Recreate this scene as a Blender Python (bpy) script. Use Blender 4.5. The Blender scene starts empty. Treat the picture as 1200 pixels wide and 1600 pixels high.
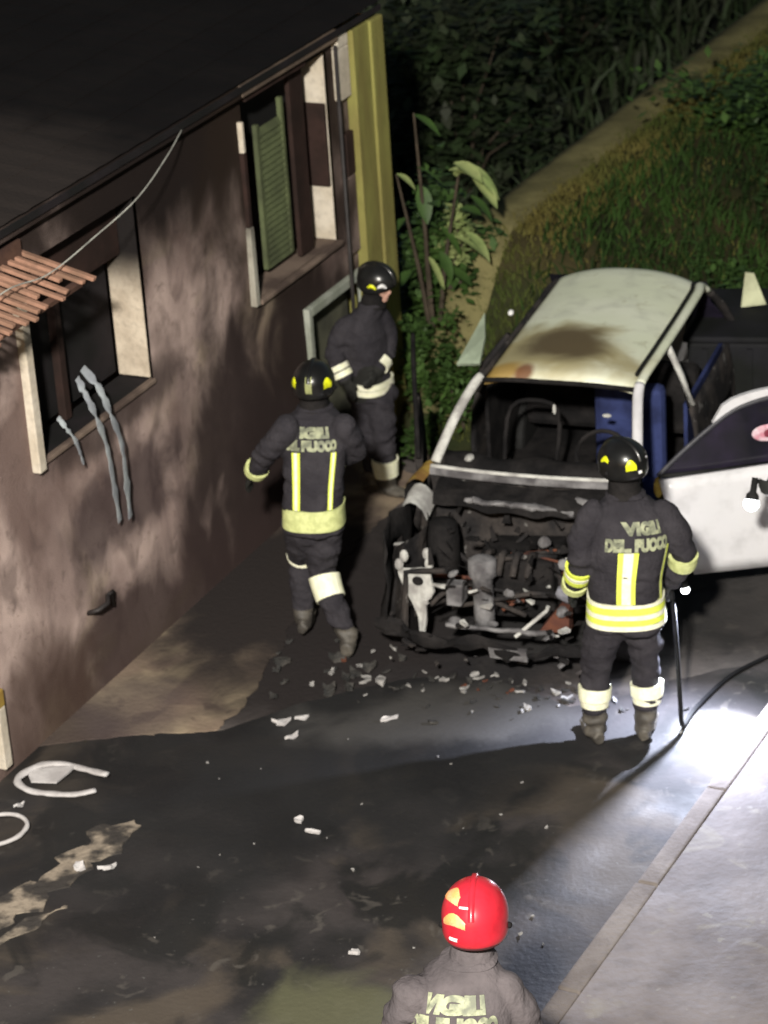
import bpy, bmesh, math, random
import numpy as np
from mathutils import Vector, Matrix, noise
random.seed(7); rng = np.random.default_rng(7)
S = bpy.context.scene
C = S.collection
R = math.radians

# ---------------------------------------------------------------- camera, sky, lamps, exposure
CAM_H = 7.77
cd = bpy.data.cameras.new('camera'); cam = bpy.data.objects.new('camera', cd); C.objects.link(cam)
cd.sensor_fit = 'HORIZONTAL'; cd.sensor_width = 36; cd.lens = 4287 / 1200 * 36
cd.clip_end = 800
pitch, roll = R(24.7), math.atan2(640, 9300)
cam.matrix_world = Matrix.Translation((0, 0, CAM_H)) @ Matrix.Rotation(R(90) - pitch, 4, 'X') @ Matrix.Rotation(-roll, 4, 'Z')
cd.dof.use_dof = True; cd.dof.focus_distance = 11.0; cd.dof.aperture_fstop = 4.6
S.camera = cam

w = bpy.data.worlds.new('World'); S.world = w; w.use_nodes = True
nt = w.node_tree; bg = nt.nodes['Background']
sky = nt.nodes.new('ShaderNodeTexSky'); sky.sky_type = 'NISHITA'; sky.sun_disc = False
sky.sun_elevation = R(8); sky.sun_rotation = R(200)
nt.links.new(sky.outputs[0], bg.inputs[0]); bg.inputs[1].default_value = 0.035
sl = bpy.data.lights.new('moon', 'SUN'); sl.energy = 0.01; sl.angle = R(0.5); sl.color = (.7, .8, 1)
so = bpy.data.objects.new('moon', sl); C.objects.link(so); so.rotation_euler = (R(60), 0, R(-20))

def spot(name, loc, target, watts, cone, blend, size, color):
    l = bpy.data.lights.new(name, 'SPOT'); l.energy = watts; l.spot_size = R(cone); l.spot_blend = blend
    l.shadow_soft_size = size; l.color = color
    o = bpy.data.objects.new(name, l); C.objects.link(o); o.location = loc
    o.rotation_euler = (Vector(target) - Vector(loc)).to_track_quat('-Z', 'Y').to_euler()
    return o
# the street lamp on the house the photograph was taken from, above and to the left of the window
spot('street_lamp_light', (-1.3, -0.6, 10.0), (0.9, 15.0, 0.6), 21500, 46, 0.7, 0.35, (1.0, .95, .86))
# the torch in the hand of the firefighter before the door, and the one held in from the right edge
TORCH = (1.665, 13.83, .80); TAIM = (1.80, 13.60, 0.0)
TFRONT = tuple(Vector(TORCH) + (Vector(TAIM) - Vector(TORCH)).normalized()*.05)
spot('torch_beam', TFRONT, TAIM, 1150, 44, 1.0, 0.015, (.86, .93, 1.0))
spot('torch_spill', TFRONT, (1.48, 13.25, 0.0), 520, 140, 0.8, 0.015, (.74, .80, 1.0))
TORCH2 = (2.085, 14.12, 1.17)
spot('edge_torch_beam', (2.06, 14.06, 1.13), (2.0, 13.9, 0.0), 60, 80, 0.9, 0.02, (.86, .93, 1.0))
S.view_settings.view_transform = 'Standard'; S.view_settings.look = 'None'
S.view_settings.exposure = 0; S.view_settings.gamma = 1; S.view_settings.use_curve_mapping = False

# ---------------------------------------------------------------- helpers
def tag(o, label=None, cat=None, group=None, kind=None):
    if label: o['label'] = label
    if cat: o['category'] = cat
    if group: o['group'] = group
    if kind: o['kind'] = kind
    return o
def empty(name, loc=(0, 0, 0), rz=0, label=None, cat=None, group=None):
    o = bpy.data.objects.new(name, None); C.objects.link(o); o.location = loc; o.rotation_euler = (0, 0, rz)
    o.empty_display_size = .1
    return tag(o, label, cat, group)
def link(name, me, mat=None, parent=None, smooth=False):
    o = bpy.data.objects.new(name, me); C.objects.link(o)
    if mat is not None:
        for m in (mat if isinstance(mat, (list, tuple)) else [mat]): me.materials.append(m)
    if smooth: me.polygons.foreach_set('use_smooth', [True] * len(me.polygons))
    if parent: o.parent = parent
    return o
class MB:
    def __init__(s): s.v = []; s.f = []
    def add(s, vs, fs):
        b = len(s.v); s.v += [tuple(v) for v in vs]; s.f += [tuple(b + i for i in f) for f in fs]; return s
    def box(s, x0, x1, y0, y1, z0, z1, M=None, taper=0):
        vs = [Vector(p) for p in ((x0,y0,z0),(x1,y0,z0),(x1,y1,z0),(x0,y1,z0),(x0,y0,z1),(x1,y0,z1),(x1,y1,z1),(x0,y1,z1))]
        if M is not None: vs = [M @ v for v in vs]
        return s.add(vs, [(0,3,2,1),(4,5,6,7),(0,1,5,4),(1,2,6,5),(2,3,7,6),(3,0,4,7)])
    def grid(s, rows, close=False):
        n = len(rows[0]); vs = [p for r in rows for p in r]; fs = []
        for i in range(len(rows) - 1):
            for j in range(n if close else n - 1):
                k = (j + 1) % n
                fs.append((i*n+j, i*n+k, (i+1)*n+k, (i+1)*n+j))
        return s.add(vs, fs)
    def tube(s, pts, r, n=10, cap=True, ref=(0, 0, 1)):
        pts = [Vector(p) for p in pts]; rs = r if isinstance(r, (list, tuple)) else [r] * len(pts)
        rows = []
        for i, p in enumerate(pts):
            d = (pts[min(i+1, len(pts)-1)] - pts[max(i-1, 0)]).normalized()
            rf = Vector(ref)
            if abs(d.dot(rf)) > .95: rf = Vector((0, 1, 0)) if abs(d.y) < .9 else Vector((1, 0, 0))
            a = d.cross(rf).normalized(); b = a.cross(d).normalized()
            q = rs[i] if isinstance(rs[i], (tuple, list)) else (rs[i], rs[i])
            rows.append([p + a*q[0]*math.cos(2*math.pi*j/n) + b*q[1]*math.sin(2*math.pi*j/n) for j in range(n)])
        base = len(s.v); s.grid(rows, True)
        if cap:
            s.f.append(tuple(base + j for j in range(n))); e = base + (len(rows)-1)*n
            s.f.append(tuple(e + n - 1 - j for j in range(n)))
        return s
    def ell(s, c, r, n=16, m=10, M=None):
        c = Vector(c); rows = []
        for i in range(m + 1):
            th = math.pi * min(max(i / m, .01), .99)
            rows.append([(M @ Vector((r[0]*math.sin(th)*math.cos(2*math.pi*j/n), r[1]*math.sin(th)*math.sin(2*math.pi*j/n), r[2]*math.cos(th))) if M is not None else
                          Vector((r[0]*math.sin(th)*math.cos(2*math.pi*j/n), r[1]*math.sin(th)*math.sin(2*math.pi*j/n), r[2]*math.cos(th)))) + c for j in range(n)])
        base = len(s.v); s.grid(rows, True)
        s.f.append(tuple(base + j for j in range(n))[::-1]); e = base + m*n
        s.f.append(tuple(e + j for j in range(n)))
        return s
    def prism(s, poly, z0, z1):
        n = len(poly); vs = [(p[0], p[1], z0) for p in poly] + [(p[0], p[1], z1) for p in poly]
        return s.add(vs, [tuple(range(n))[::-1], tuple(range(n, 2*n))] + [(i, (i+1) % n, n+(i+1) % n, n+i) for i in range(n)])
    def mesh(s, name='m'):
        me = bpy.data.meshes.new(name); me.from_pydata([tuple(v) for v in s.v], [], s.f); me.update(); return me
    def build(s, name, mat=None, parent=None, smooth=False, bevel=0):
        me = s.mesh(name)
        bm = bmesh.new(); bm.from_mesh(me); bmesh.ops.recalc_face_normals(bm, faces=bm.faces); bm.to_mesh(me); bm.free()
        o = link(name, me, mat, parent, smooth)
        if bevel:
            b = o.modifiers.new('bevel', 'BEVEL'); b.width = bevel; b.segments = 2; b.limit_method = 'ANGLE'
        return o
def tuck(o, angle=40):
    try: o.data.set_sharp_from_angle(angle=R(angle))
    except Exception: pass
    return o
def box(name, mat, parent, x0, x1, y0, y1, z0, z1, bevel=0, M=None):
    return MB().box(x0, x1, y0, y1, z0, z1, M).build(name, mat, parent, bevel=bevel)
def crumple(o, amp, freq, seed=0):
    for v in o.data.vertices:
        p = v.co * freq + Vector((seed, seed*1.7, 0))
        v.co += Vector(noise.noise_vector(p)) * amp
    return o
def bez(pts, n=60):                      # smooth Catmull-Rom path through points
    P = [Vector(p) for p in pts]; P = [2*P[0]-P[1]] + P + [2*P[-1]-P[-2]]; out = []
    seg = len(P) - 3
    for i in range(n + 1):
        t = i / n * seg; k = min(int(t), seg - 1); u = t - k
        a, b, c, d = P[k:k+4]
        out.append(.5*((2*b) + (c-a)*u + (2*a-5*b+4*c-d)*u*u + (3*b-a-3*c+d)*u**3))
    return out

# ---------------------------------------------------------------- materials
def mat(name, col, col2=None, rough=.8, scale=4, stretch=(1, 1, 1), mix=(.35, .65), bump=0, bscale=40, metal=0, spots=(), emit=None, rough2=None, flecks=None, trans=0, coat=0, big=None):
    m = bpy.data.materials.new(name); m.use_nodes = True; N = m.node_tree.nodes; L = m.node_tree.links
    b = N['Principled BSDF']; b.inputs['Roughness'].default_value = rough; b.inputs['Metallic'].default_value = metal
    b.inputs['Specular IOR Level'].default_value = .15 if rough >= .75 and rough2 is None else .4
    if coat: b.inputs['Coat Weight'].default_value = coat; b.inputs['Coat Roughness'].default_value = .12
    tc = N.new('ShaderNodeTexCoord'); mp = N.new('ShaderNodeMapping'); mp.inputs['Scale'].default_value = stretch
    L.new(tc.outputs['Object'], mp.inputs[0])
    def nz(sc, det=6, src=None, dist=0):
        n = N.new('ShaderNodeTexNoise'); n.inputs['Scale'].default_value = sc; n.inputs['Detail'].default_value = det
        n.inputs['Distortion'].default_value = dist
        L.new(src or mp.outputs[0], n.inputs['Vector']); return n
    def rmp(sock, a, c, x=0, y=1):
        r = N.new('ShaderNodeMapRange'); r.inputs[1].default_value = a; r.inputs[2].default_value = c
        r.inputs[3].default_value = x; r.inputs[4].default_value = y; r.interpolation_type = 'SMOOTHSTEP'
        L.new(sock, r.inputs[0]); return r.outputs[0]
    def mx(fac, A, B):
        x = N.new('ShaderNodeMix'); x.data_type = 'RGBA'
        if fac is not None: L.new(fac, x.inputs[0])
        for k, v in ((6, A), (7, B)):
            if isinstance(v, (tuple, list)): x.inputs[k].default_value = (*v, 1)
            else: L.new(v, x.inputs[k])
        return x.outputs[2]
    n1 = nz(scale)
    cur = mx(rmp(n1.outputs['Fac'], *mix), col, col2 or tuple(c*.6 for c in col))
    n0 = nz(scale*5, 4)
    cur = mx(rmp(n0.outputs['Fac'], .45, .75, 0, .35), cur, tuple(c*.45 for c in col))
    if big:
        for (bs, lo, hi, bc, amt, bst) in big:
            mb_ = N.new('ShaderNodeMapping'); mb_.inputs['Scale'].default_value = bst; L.new(tc.outputs['Object'], mb_.inputs[0])
            nb = nz(bs, 7, mb_.outputs[0], .8); cur = mx(rmp(nb.outputs['Fac'], lo, hi, 0, amt), cur, bc)
    if flecks:
        fs, th, fc, amt = flecks
        nf = nz(fs, 3, tc.outputs['Object']); cur = mx(rmp(nf.outputs['Fac'], th, th+.04, 0, amt), cur, fc)
    for sp in spots:                     # stains and painted shade: (centre, radii, strength, colour, raggedness)
        c, r, st, scol = sp[:4]; rag = sp[4] if len(sp) > 4 else .5
        sub = N.new('ShaderNodeVectorMath'); sub.operation = 'SUBTRACT'; L.new(tc.outputs['Object'], sub.inputs[0]); sub.inputs[1].default_value = c
        dv = N.new('ShaderNodeVectorMath'); dv.operation = 'DIVIDE'; L.new(sub.outputs[0], dv.inputs[0]); dv.inputs[1].default_value = r
        ln = N.new('ShaderNodeVectorMath'); ln.operation = 'LENGTH'; L.new(dv.outputs[0], ln.inputs[0])
        ns = nz(2.2, 5, None, .6)
        ad = N.new('ShaderNodeMath'); ad.operation = 'MULTIPLY_ADD'; L.new(ns.outputs['Fac'], ad.inputs[0]); ad.inputs[1].default_value = rag*2; L.new(ln.outputs['Value'], ad.inputs[2])
        cur = mx(rmp(ad.outputs[0], .55+rag, 1.25+rag, st, 0), cur, scol)
    L.new(cur, b.inputs['Base Color'])
    if rough2 is not None:
        n2 = nz(scale*.8, 4); L.new(rmp(n2.outputs['Fac'], .4, .65, rough, rough2), b.inputs['Roughness'])
    if bump:
        n3 = nz(bscale, 5, tc.outputs['Object']); bp = N.new('ShaderNodeBump'); bp.inputs['Strength'].default_value = min(1, bump)
        bp.inputs['Distance'].default_value = .01 * max(1, bump)
        L.new(n3.outputs['Fac'], bp.inputs['Height']); L.new(bp.outputs[0], b.inputs['Normal'])
    if emit: b.inputs['Emission Color'].default_value = (*emit[:3], 1); b.inputs['Emission Strength'].default_value = emit[3]
    if trans: b.inputs['Alpha'].default_value = 1 - trans
    return m

SOOT = (.012, .011, .013)
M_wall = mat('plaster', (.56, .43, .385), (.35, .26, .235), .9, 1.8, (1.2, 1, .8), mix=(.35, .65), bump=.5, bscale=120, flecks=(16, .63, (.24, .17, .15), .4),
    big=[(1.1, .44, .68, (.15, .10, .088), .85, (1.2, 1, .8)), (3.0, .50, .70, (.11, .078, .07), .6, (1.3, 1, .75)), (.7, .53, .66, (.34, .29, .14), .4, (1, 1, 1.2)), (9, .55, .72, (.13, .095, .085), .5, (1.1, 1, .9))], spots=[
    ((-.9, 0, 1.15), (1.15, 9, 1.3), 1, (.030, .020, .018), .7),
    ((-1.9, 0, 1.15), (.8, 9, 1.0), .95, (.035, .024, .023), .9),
    ((-2.3, 0, 3.42), (2.0, 9, .82), 1, (.016, .011, .010), .3),  # shadow below the eave painted into the plaster, also by the next spot
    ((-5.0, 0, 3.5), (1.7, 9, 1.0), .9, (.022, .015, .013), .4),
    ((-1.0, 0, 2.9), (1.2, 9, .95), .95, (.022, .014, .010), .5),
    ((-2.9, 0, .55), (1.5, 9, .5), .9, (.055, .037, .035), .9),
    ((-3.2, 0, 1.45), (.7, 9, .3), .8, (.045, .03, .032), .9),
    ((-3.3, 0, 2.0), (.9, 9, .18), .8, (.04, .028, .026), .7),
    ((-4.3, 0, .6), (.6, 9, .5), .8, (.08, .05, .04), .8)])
M_stone = mat('jamb_stone', (.62, .56, .47), (.50, .44, .35), .85, 5, bump=.4)
M_stone_dark = mat('jamb_stone_dark', (.40, .39, .33), (.28, .26, .22), .85, 5, bump=.4, spots=[((-1.55, 0, 2.95), (.4, 9, .50), 1, (.010, .008, .008), .1)])  # greyer jamb stone, darker towards its upper end
M_sill = mat('sooted_sill', (.20, .15, .12), (.09, .065, .055), .85, 3, mix=(.4, .6))
M_yellow = mat('yellow_pilaster_paint', (.27, .26, .08), (.20, .175, .06), .8, 2.5, (3, 1, .5), bump=.4)
M_green = mat('green_shutter_paint', (.10, .12, .055), (.06, .07, .035), .7, 4)
M_brown = mat('brown_board', (.035, .02, .017), (.022, .014, .012), .8, 5)
M_dark = mat('dark_void_paint', (.018, .015, .017), (.01, .01, .01), .9, 3)
M_roof = mat('roof_tile_dark', (.0065, .005, .005), (.004, .003, .0033), .9, 2, bump=.5, spots=[((-3.9, .5, 3.5), (1.2, 1.2, 2), .5, (.05, .04, .036), .3)])
M_door = mat('grey_door_paint', (.10, .10, .07), (.05, .05, .04), .7, 4)
M_doorframe = mat('pale_grey_frame', (.36, .38, .33), (.25, .27, .22), .7, 5)
M_slat = mat('canopy_slat_wood', (.36, .20, .14), (.22, .13, .09), .8, 6, bump=.4)
M_slatdark = mat('canopy_board_wood', (.10, .055, .04), (.06, .035, .03), .8, 6)
M_iron = mat('black_iron', (.03, .025, .025), (.015, .013, .013), .6, 8)
M_old = mat('old_asphalt', (.13, .115, .11), (.07, .06, .058), .85, 1.1, bump=.6, bscale=30, big=[(1.5, .5, .62, (.02, .018, .018), .8, (1, 1, 1)), (6, .56, .68, (.17, .15, .13), .5, (1, 1, 1))], spots=[
    ((.3, 14.9, 0), (1.7, .85, 9), .88, (.022, .021, .023), .5), ((-.45, 15.4, 0), (.95, 1.6, 9), .97, (.026, .022, .022), .5), ((1.9, 15.6, 0), (1.6, 1.3, 9), .7, (.03, .03, .03), .4)])
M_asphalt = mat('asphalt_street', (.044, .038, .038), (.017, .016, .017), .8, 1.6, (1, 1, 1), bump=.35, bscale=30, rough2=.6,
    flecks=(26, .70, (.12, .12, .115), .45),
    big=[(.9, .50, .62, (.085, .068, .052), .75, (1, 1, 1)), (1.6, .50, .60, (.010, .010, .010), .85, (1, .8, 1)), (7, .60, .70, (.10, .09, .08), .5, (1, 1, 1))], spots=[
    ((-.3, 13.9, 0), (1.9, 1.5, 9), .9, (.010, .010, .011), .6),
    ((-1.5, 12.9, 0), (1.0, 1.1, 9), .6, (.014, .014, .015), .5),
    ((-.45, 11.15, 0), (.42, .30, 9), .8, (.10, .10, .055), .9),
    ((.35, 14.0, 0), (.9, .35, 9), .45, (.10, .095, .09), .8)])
M_tan_ground = mat('tan_ground_surface', (.36, .29, .20), (.22, .165, .125), .9, 2.2, bump=.6, bscale=30, big=[(2.0, .50, .64, (.12, .085, .075), .7, (1, 1, 1)), (5, .58, .70, (.06, .042, .04), .6, (1, 1, 1))], spots=[
    ((-.6, 15.75, 0), (1.15, 1.55, 9), 1, (.030, .025, .024), .6),
    ((-2.0, 14.05, 0), (.5, .45, 9), .9, (.06, .045, .042), .5),
    ((-1.55, 14.3, 0), (.35, .45, 9), .6, (.09, .07, .07), .5)])
M_pave = mat('pavement_concrete', (.175, .152, .146), (.11, .092, .088), .8, 2.2, bump=.5, bscale=20, rough2=.7, big=[(.9, .5, .64, (.085, .068, .06), .7, (1, 1, 1)), (4, .58, .70, (.22, .20, .16), .5, (1, 1, 1))], flecks=(9, .68, (.27, .26, .22), .35))
M_kerb = mat('kerb_stone', (.21, .185, .17), (.14, .12, .11), .85, 4, bump=.5)
M_soil = mat('bank_soil', (.05, .042, .018), (.02, .026, .01), .95, 1.2, bump=1, bscale=20)
M_soild = mat('dark_soil', (.008, .009, .005), (.004, .005, .003), .95, 1.2)
M_grass = mat('dry_grass', (.125, .105, .03), (.05, .07, .015), .85, .9)
M_leaf = mat('dark_leaf', (.05, .10, .02), (.025, .055, .012), .6, 3)
M_leafd = mat('thicket_leaf', (.022, .042, .012), (.018, .022, .010), .7, 2)
M_leafb = mat('broad_leaf', (.33, .38, .15), (.20, .27, .09), .6, 5)
M_bark = mat('bark', (.07, .055, .04), None, .9, 8)
M_white = mat('white_car_paint', (.66, .65, .67), (.58, .58, .60), .35, 1.5, coat=.4, mix=(.3, .7))
M_roofp = mat('scorched_white_roof', (.80, .82, .68), (.70, .74, .56), .5, 1.2, coat=.15, bump=.2, bscale=8,
    big=[(9, .58, .72, (.45, .45, .30), .5, (1, 1, 1))], mix=(.3, .7), spots=[
    ((-.16, .80, 1.4), (.62, .46, 9), .9, (.38, .32, .15), .9),
    ((-.03, .90, 1.4), (.30, .30, 9), .9, (.085, .055, .022), .7),
    ((-.34, .52, 1.4), (.16, .12, 9), .9, (.33, .21, .05), .3),
    ((-.19, .49, 1.4), (.07, .10, 9), .9, (.16, .055, .02), .2)])
M_ash = mat('ash_grey_metal', (.22, .215, .22), (.07, .066, .07), .85, 7, bump=.7, bscale=30)
M_ashlt = mat('white_ash_metal', (.55, .55, .52), (.30, .29, .28), .85, 9, bump=.6, bscale=30)
M_burnt = mat('burnt_metal', (.018, .017, .018), (.05, .043, .04), .85, 6, bump=.8, bscale=25, flecks=(14, .64, (.22, .21, .20), .5))
M_char = mat('charred', (.008, .0075, .008), (.02, .018, .018), .9, 6, bump=.8, bscale=30)
M_rust = mat('rusty_metal', (.13, .05, .03), (.07, .03, .025), .9, 7, bump=.5)
M_yel = mat('scorched_yellow_paint', (.42, .30, .06), (.22, .12, .04), .8, 8)
M_blue = mat('blue_upholstery', (.035, .048, .14), (.015, .02, .06), .85, 5)
M_rubber = mat('rubber', (.02, .02, .02), None, .8, 8)
M_glass = mat('dark_glass', (.012, .012, .016), (.02, .016, .03), .08, 3)
M_bin = mat('dumpster_metal', (.014, .014, .017), (.009, .010, .009), .8, 3)
M_bag = mat('pale_sheet', (.55, .57, .38), None, .8, 4)
M_jacket = mat('jacket_cloth', (.040, .037, .043), (.026, .024, .029), .9, 6, bump=.9, bscale=55)
M_jacket4 = mat('faded_jacket_cloth', (.115, .10, .105), (.075, .066, .07), .9, 5, bump=.7, bscale=45)
M_boot = mat('boot_leather', (.05, .045, .04), (.10, .09, .075), .6, 9)
M_glove = mat('glove_leather', (.03, .03, .028), None, .8, 9)
M_skin = mat('skin', (.55, .33, .26), (.5, .29, .22), .5, 9)
M_lime = mat('lime_reflective_tape', (.78, .90, .10), (.72, .82, .12), .45, 30)
M_silver = mat('silver_reflective_tape', (.88, .87, .70), (.78, .78, .56), .45, 30)
M_cream = mat('cream_reflective_tape', (.92, .92, .72), (.85, .86, .6), .5, 30)
M_limedim = mat('worn_lime_tape', (.62, .66, .30), (.48, .52, .22), .6, 25)
M_textp = mat('worn_reflective_print', (.34, .36, .23), (.12, .13, .09), .6, 22)
M_helm = mat('black_helmet', (.014, .014, .014), None, .3, 5, coat=.2)
M_helmred = mat('red_helmet', (.62, .025, .045), (.52, .02, .035), .32, 5, coat=.3)
M_orange = mat('orange_reflective_patch', (.95, .42, .14), (.95, .5, .25), .4, 20)
M_fluo = mat('yellow_reflective_patch', (.90, .95, .02), None, .4, 20)
M_wht = mat('white_reflective', (.9, .9, .9), None, .4, 20)
M_plastic = mat('pale_plastic', (.55, .53, .53), (.42, .40, .40), .6, 8)
M_strip = mat('pale_strip_plastic', (.52, .56, .58), (.36, .38, .42), .5, 7)
M_hose = mat('black_hose', (.008, .008, .009), None, .8, 9)
M_cable = mat('grey_cable', (.5, .5, .45), None, .6, 9)
M_torchon = mat('lit_torch_lens', (1, 1, 1), None, .3, 5, emit=(.95, .98, 1, 12))
M_debris = mat('burnt_scrap', (.34, .33, .32), (.12, .115, .115), .85, 12)
M_ddark = mat('charred_scrap', (.03, .03, .03), (.07, .065, .06), .9, 12)

# ---------------------------------------------------------------- ground, tan strip, pavement
g = MB(); nx = 60
g.add([(-300, -60, 0), (300, -60, 0), (300, 500, 0), (-300, 500, 0)], [(0, 1, 2, 3)])
tag(g.build('street', M_old), kind='structure', label='burnt dark asphalt street strewn with debris')
# darker asphalt strip across the foreground; its far edge stands in for a shadow edge
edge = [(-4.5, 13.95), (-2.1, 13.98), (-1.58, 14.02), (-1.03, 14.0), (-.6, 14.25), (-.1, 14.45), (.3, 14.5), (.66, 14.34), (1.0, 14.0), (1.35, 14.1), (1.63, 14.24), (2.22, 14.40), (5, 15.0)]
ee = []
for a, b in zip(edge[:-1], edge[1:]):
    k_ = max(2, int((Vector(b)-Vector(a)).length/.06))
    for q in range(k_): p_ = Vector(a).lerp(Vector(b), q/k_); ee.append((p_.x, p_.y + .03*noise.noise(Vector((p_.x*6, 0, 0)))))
MB().prism([(-4.5, -2)] + ee[:1] + ee + [(8, 15.4), (8, -2)], -.05, .004).build('asphalt_shade_strip', M_asphalt)
tag(bpy.data.objects['asphalt_shade_strip'], kind='structure', label='dark strip of asphalt across the foreground, its far edge standing in for a shadow edge')
ap = [(-2.45, 13.94), (-1.95, 13.985), (-1.5, 14.02), (-1.05, 14.0), (-.98, 14.15), (-.82, 14.6), (-.65, 15.2), (-.2, 16.4), (.3, 17.4), (-.4, 18.0), (-2.9, 13.9)]; ao = []
for a, b in zip(ap, ap[1:] + ap[:1]):
    for q in range(30):
        p_ = Vector(a).lerp(Vector(b), q/30); ao.append((p_.x + .05*noise.noise(Vector((p_.x*5, p_.y*5, 1))) + .03*noise.noise(Vector((p_.x*18, p_.y*18, 3))), p_.y + .02*noise.noise(Vector((p_.x*12, p_.y*12, 5)))))
MB().prism(ao, -.05, .008).build('tan_ground', M_tan_ground)  # lighter tan sheet of ground at the wall foot
tag(bpy.data.objects['tan_ground'], kind='structure', label='tan strip of ground along the foot of the house wall')
# pavement right of the kerb
KA, KB = Vector((.60, 10.84, 0)), Vector((2.06, 13.56, 0)); kd = (KB - KA).normalized(); kn = Vector((kd.y, -kd.x, 0))
k0, k1 = KA - kd*14, KB + kd*1.2
pv = [k0 + kn*.09, k1 + kn*.09, k1 + kn*5 , k0 + kn*9]
MB().prism([(p.x, p.y) for p in pv], -.05, .098).build('pavement', M_pave)
tag(bpy.data.objects['pavement'], kind='structure', label='grey concrete pavement at the lower right')
kerb = empty('kerb', (0, 0, 0), 0); tag(kerb, 'worn pale kerb edging the concrete pavement', kind='structure')
L = (k1 - k0).length; n = int(L / 1.0)
for i in range(n):
    a = k0 + kd*(i*L/n + .006); b = k0 + kd*((i+1)*L/n - .006); j = random.uniform(-.006, .006)
    q = [a + kn*(-.03+j), b + kn*(-.03+j), b + kn*.084, a + kn*.084]
    crumple(MB().prism([(p.x, p.y) for p in q], -.05, .103 + random.uniform(-.004, .004)).build('kerb_stone', M_kerb, kerb, bevel=.012), .006, 5, i)

# ---------------------------------------------------------------- the house at the left
AZ = R(26.6)
HW = Vector((math.sin(AZ), math.cos(AZ), 0)); HN = Vector((math.cos(AZ), -math.sin(AZ), 0)); HP = Vector((0, 17.0, 0))
HK = 1.0673; HP = Vector((0, 17.0*HK, CAM_H*(1-HK)))
house = empty('house', HP, R(90) - AZ, 'low sooty plastered house with a dark roof and stone framed windows', 'house'); house.scale = (HK,)*3
EAVE = 3.35; S0 = -13.0; S1 = .24
holes = [(-4.02, -2.80, 2.04, 3.12), (-1.52, -.38, 2.04, 3.27), (-.88, -.06, .0, 1.70), (-5.5, -4.71, .56, 1.02), (-8.6, -7.3, 2.04, 3.1), (-7.2, -6.2, 0, 2.1)]
xs = sorted(set([S0, S1] + [h[0] for h in holes] + [h[1] for h in holes] + list(np.arange(-12.5, .2, .35))))
zs = sorted(set([0, EAVE] + [h[2] for h in holes] + [h[3] for h in holes] + list(np.arange(.3, 3.3, .3))))
wb = MB()
def wy(x, z): return .012 * noise.noise(Vector((x*1.3, 0, z*1.3)))
for i in range(len(xs)-1):
    for k in range(len(zs)-1):
        cx, cz = (xs[i]+xs[i+1])/2, (zs[k]+zs[k+1])/2
        if any(h[0] < cx < h[1] and h[2] < cz < h[3] for h in holes): continue
        wb.add([(x, wy(x, z), z) for x, z in ((xs[i], zs[k]), (xs[i+1], zs[k]), (xs[i+1], zs[k+1]), (xs[i], zs[k+1]))], [(0, 1, 2, 3)])
wb.add([(S1, 0, 0), (S1, 7, 0), (S1, 7, EAVE), (S1, 0, EAVE)], [(0, 1, 2, 3)])
wb.add([(S0, .45, 0), (S1, .45, 0), (S1, .45, EAVE), (S0, .45, EAVE)], [(0, 1, 2, 3)])
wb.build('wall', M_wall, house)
wmat_in = M_dark
def reveal(parent, h, mats, depth=.22):
    x0, x1, z0, z1 = h
    for nm, m, b in (('left_reveal', mats[0], (x0, x0+.004, .016, depth, z0, z1)), ('right_reveal', mats[1], (x1-.004, x1, .016, depth, z0, z1)),
                     ('top_reveal', mats[2], (x0+.005, x1-.005, .016, depth, z1-.004, z1))):
        box(nm.split('_')[1] if False else 'reveal', m, parent, *b)
# window 1: wide dark opening, pale reveal
w1 = box('window', M_dark, house, -4.0, -2.82, .23, .26, 2.06, 3.10)
M_stone1 = mat('first_window_reveal', (.58, .50, .40), (.44, .37, .29), .85, 6, bump=.4, spots=[((-2.8, 0, 3.08), (.7, 9, .50), 1, (.012, .010, .010), .08)])  # upper end painted dark for the shadow under the eave
reveal(w1, holes[0], (M_dark, M_stone1, M_dark))
box('frame', M_stone, w1, -4.10, -4.03, -.045, .03, 2.0, 2.95, .008)
box('sill', M_sill, w1, -4.02, -2.80, -.02, .02, 2.012, 2.037, .004)
box('sill_inner', M_dark, w1, -4.02, -2.80, .021, .22, 2.0, 2.03)
box('mullion', M_brown, w1, -3.5, -3.44, .15, .2, 2.04, 3.1, .004)
box('upper_board', M_brown, w1, -4.0, -2.82, .12, .15, 2.78, 3.1)
# window 2: green louvred shutter, brown boards
w2 = box('window', M_dark, house, -1.50, -.40, .25, .28, 2.06, 3.25)
reveal(w2, holes[1], (M_dark, M_stone, M_brown))
box('frame', M_stone_dark, w2, -1.585, -1.535, -.035, .03, 2.02, 2.52, .006)
box('frame', M_brown, w2, -1.58, -1.54, -.03, .03, 2.522, 2.98, .004)
box('frame', M_stone, w2, -1.575, -1.545, -.03, .03, 2.982, 3.17, .006)
box('sill', M_sill, w2, -1.50, -.36, -.03, .2, 2.005, 2.035, .006)
box('lintel', M_brown, w2, -1.50, -.70, -.03, .02, 3.275, 3.32, .004)
shut = box('shutter', M_green, w2, -1.16, -1.13, .10, .13, 2.1, 3.02)
box('shutter_stile', M_green, w2, -.83, -.80, .10, .13, 2.1, 3.1)
for k in range(22):
    z = 2.12 + k*.04
    if z > 3.0: break
    MB().box(-1.128, -.832, -.026, .026, -.004, .004, Matrix.Translation((0, .115, z)) @ Matrix.Rotation(R(62), 4, 'X')).build('slat', M_green, w2)
box('brown_leaf', M_brown, w2, -.78, -.60, .06, .09, 2.06, 3.24, .004)
box('brown_panel', M_brown, w2, -.412, -.386, .02, .21, 2.40, 2.94, .003)
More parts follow.
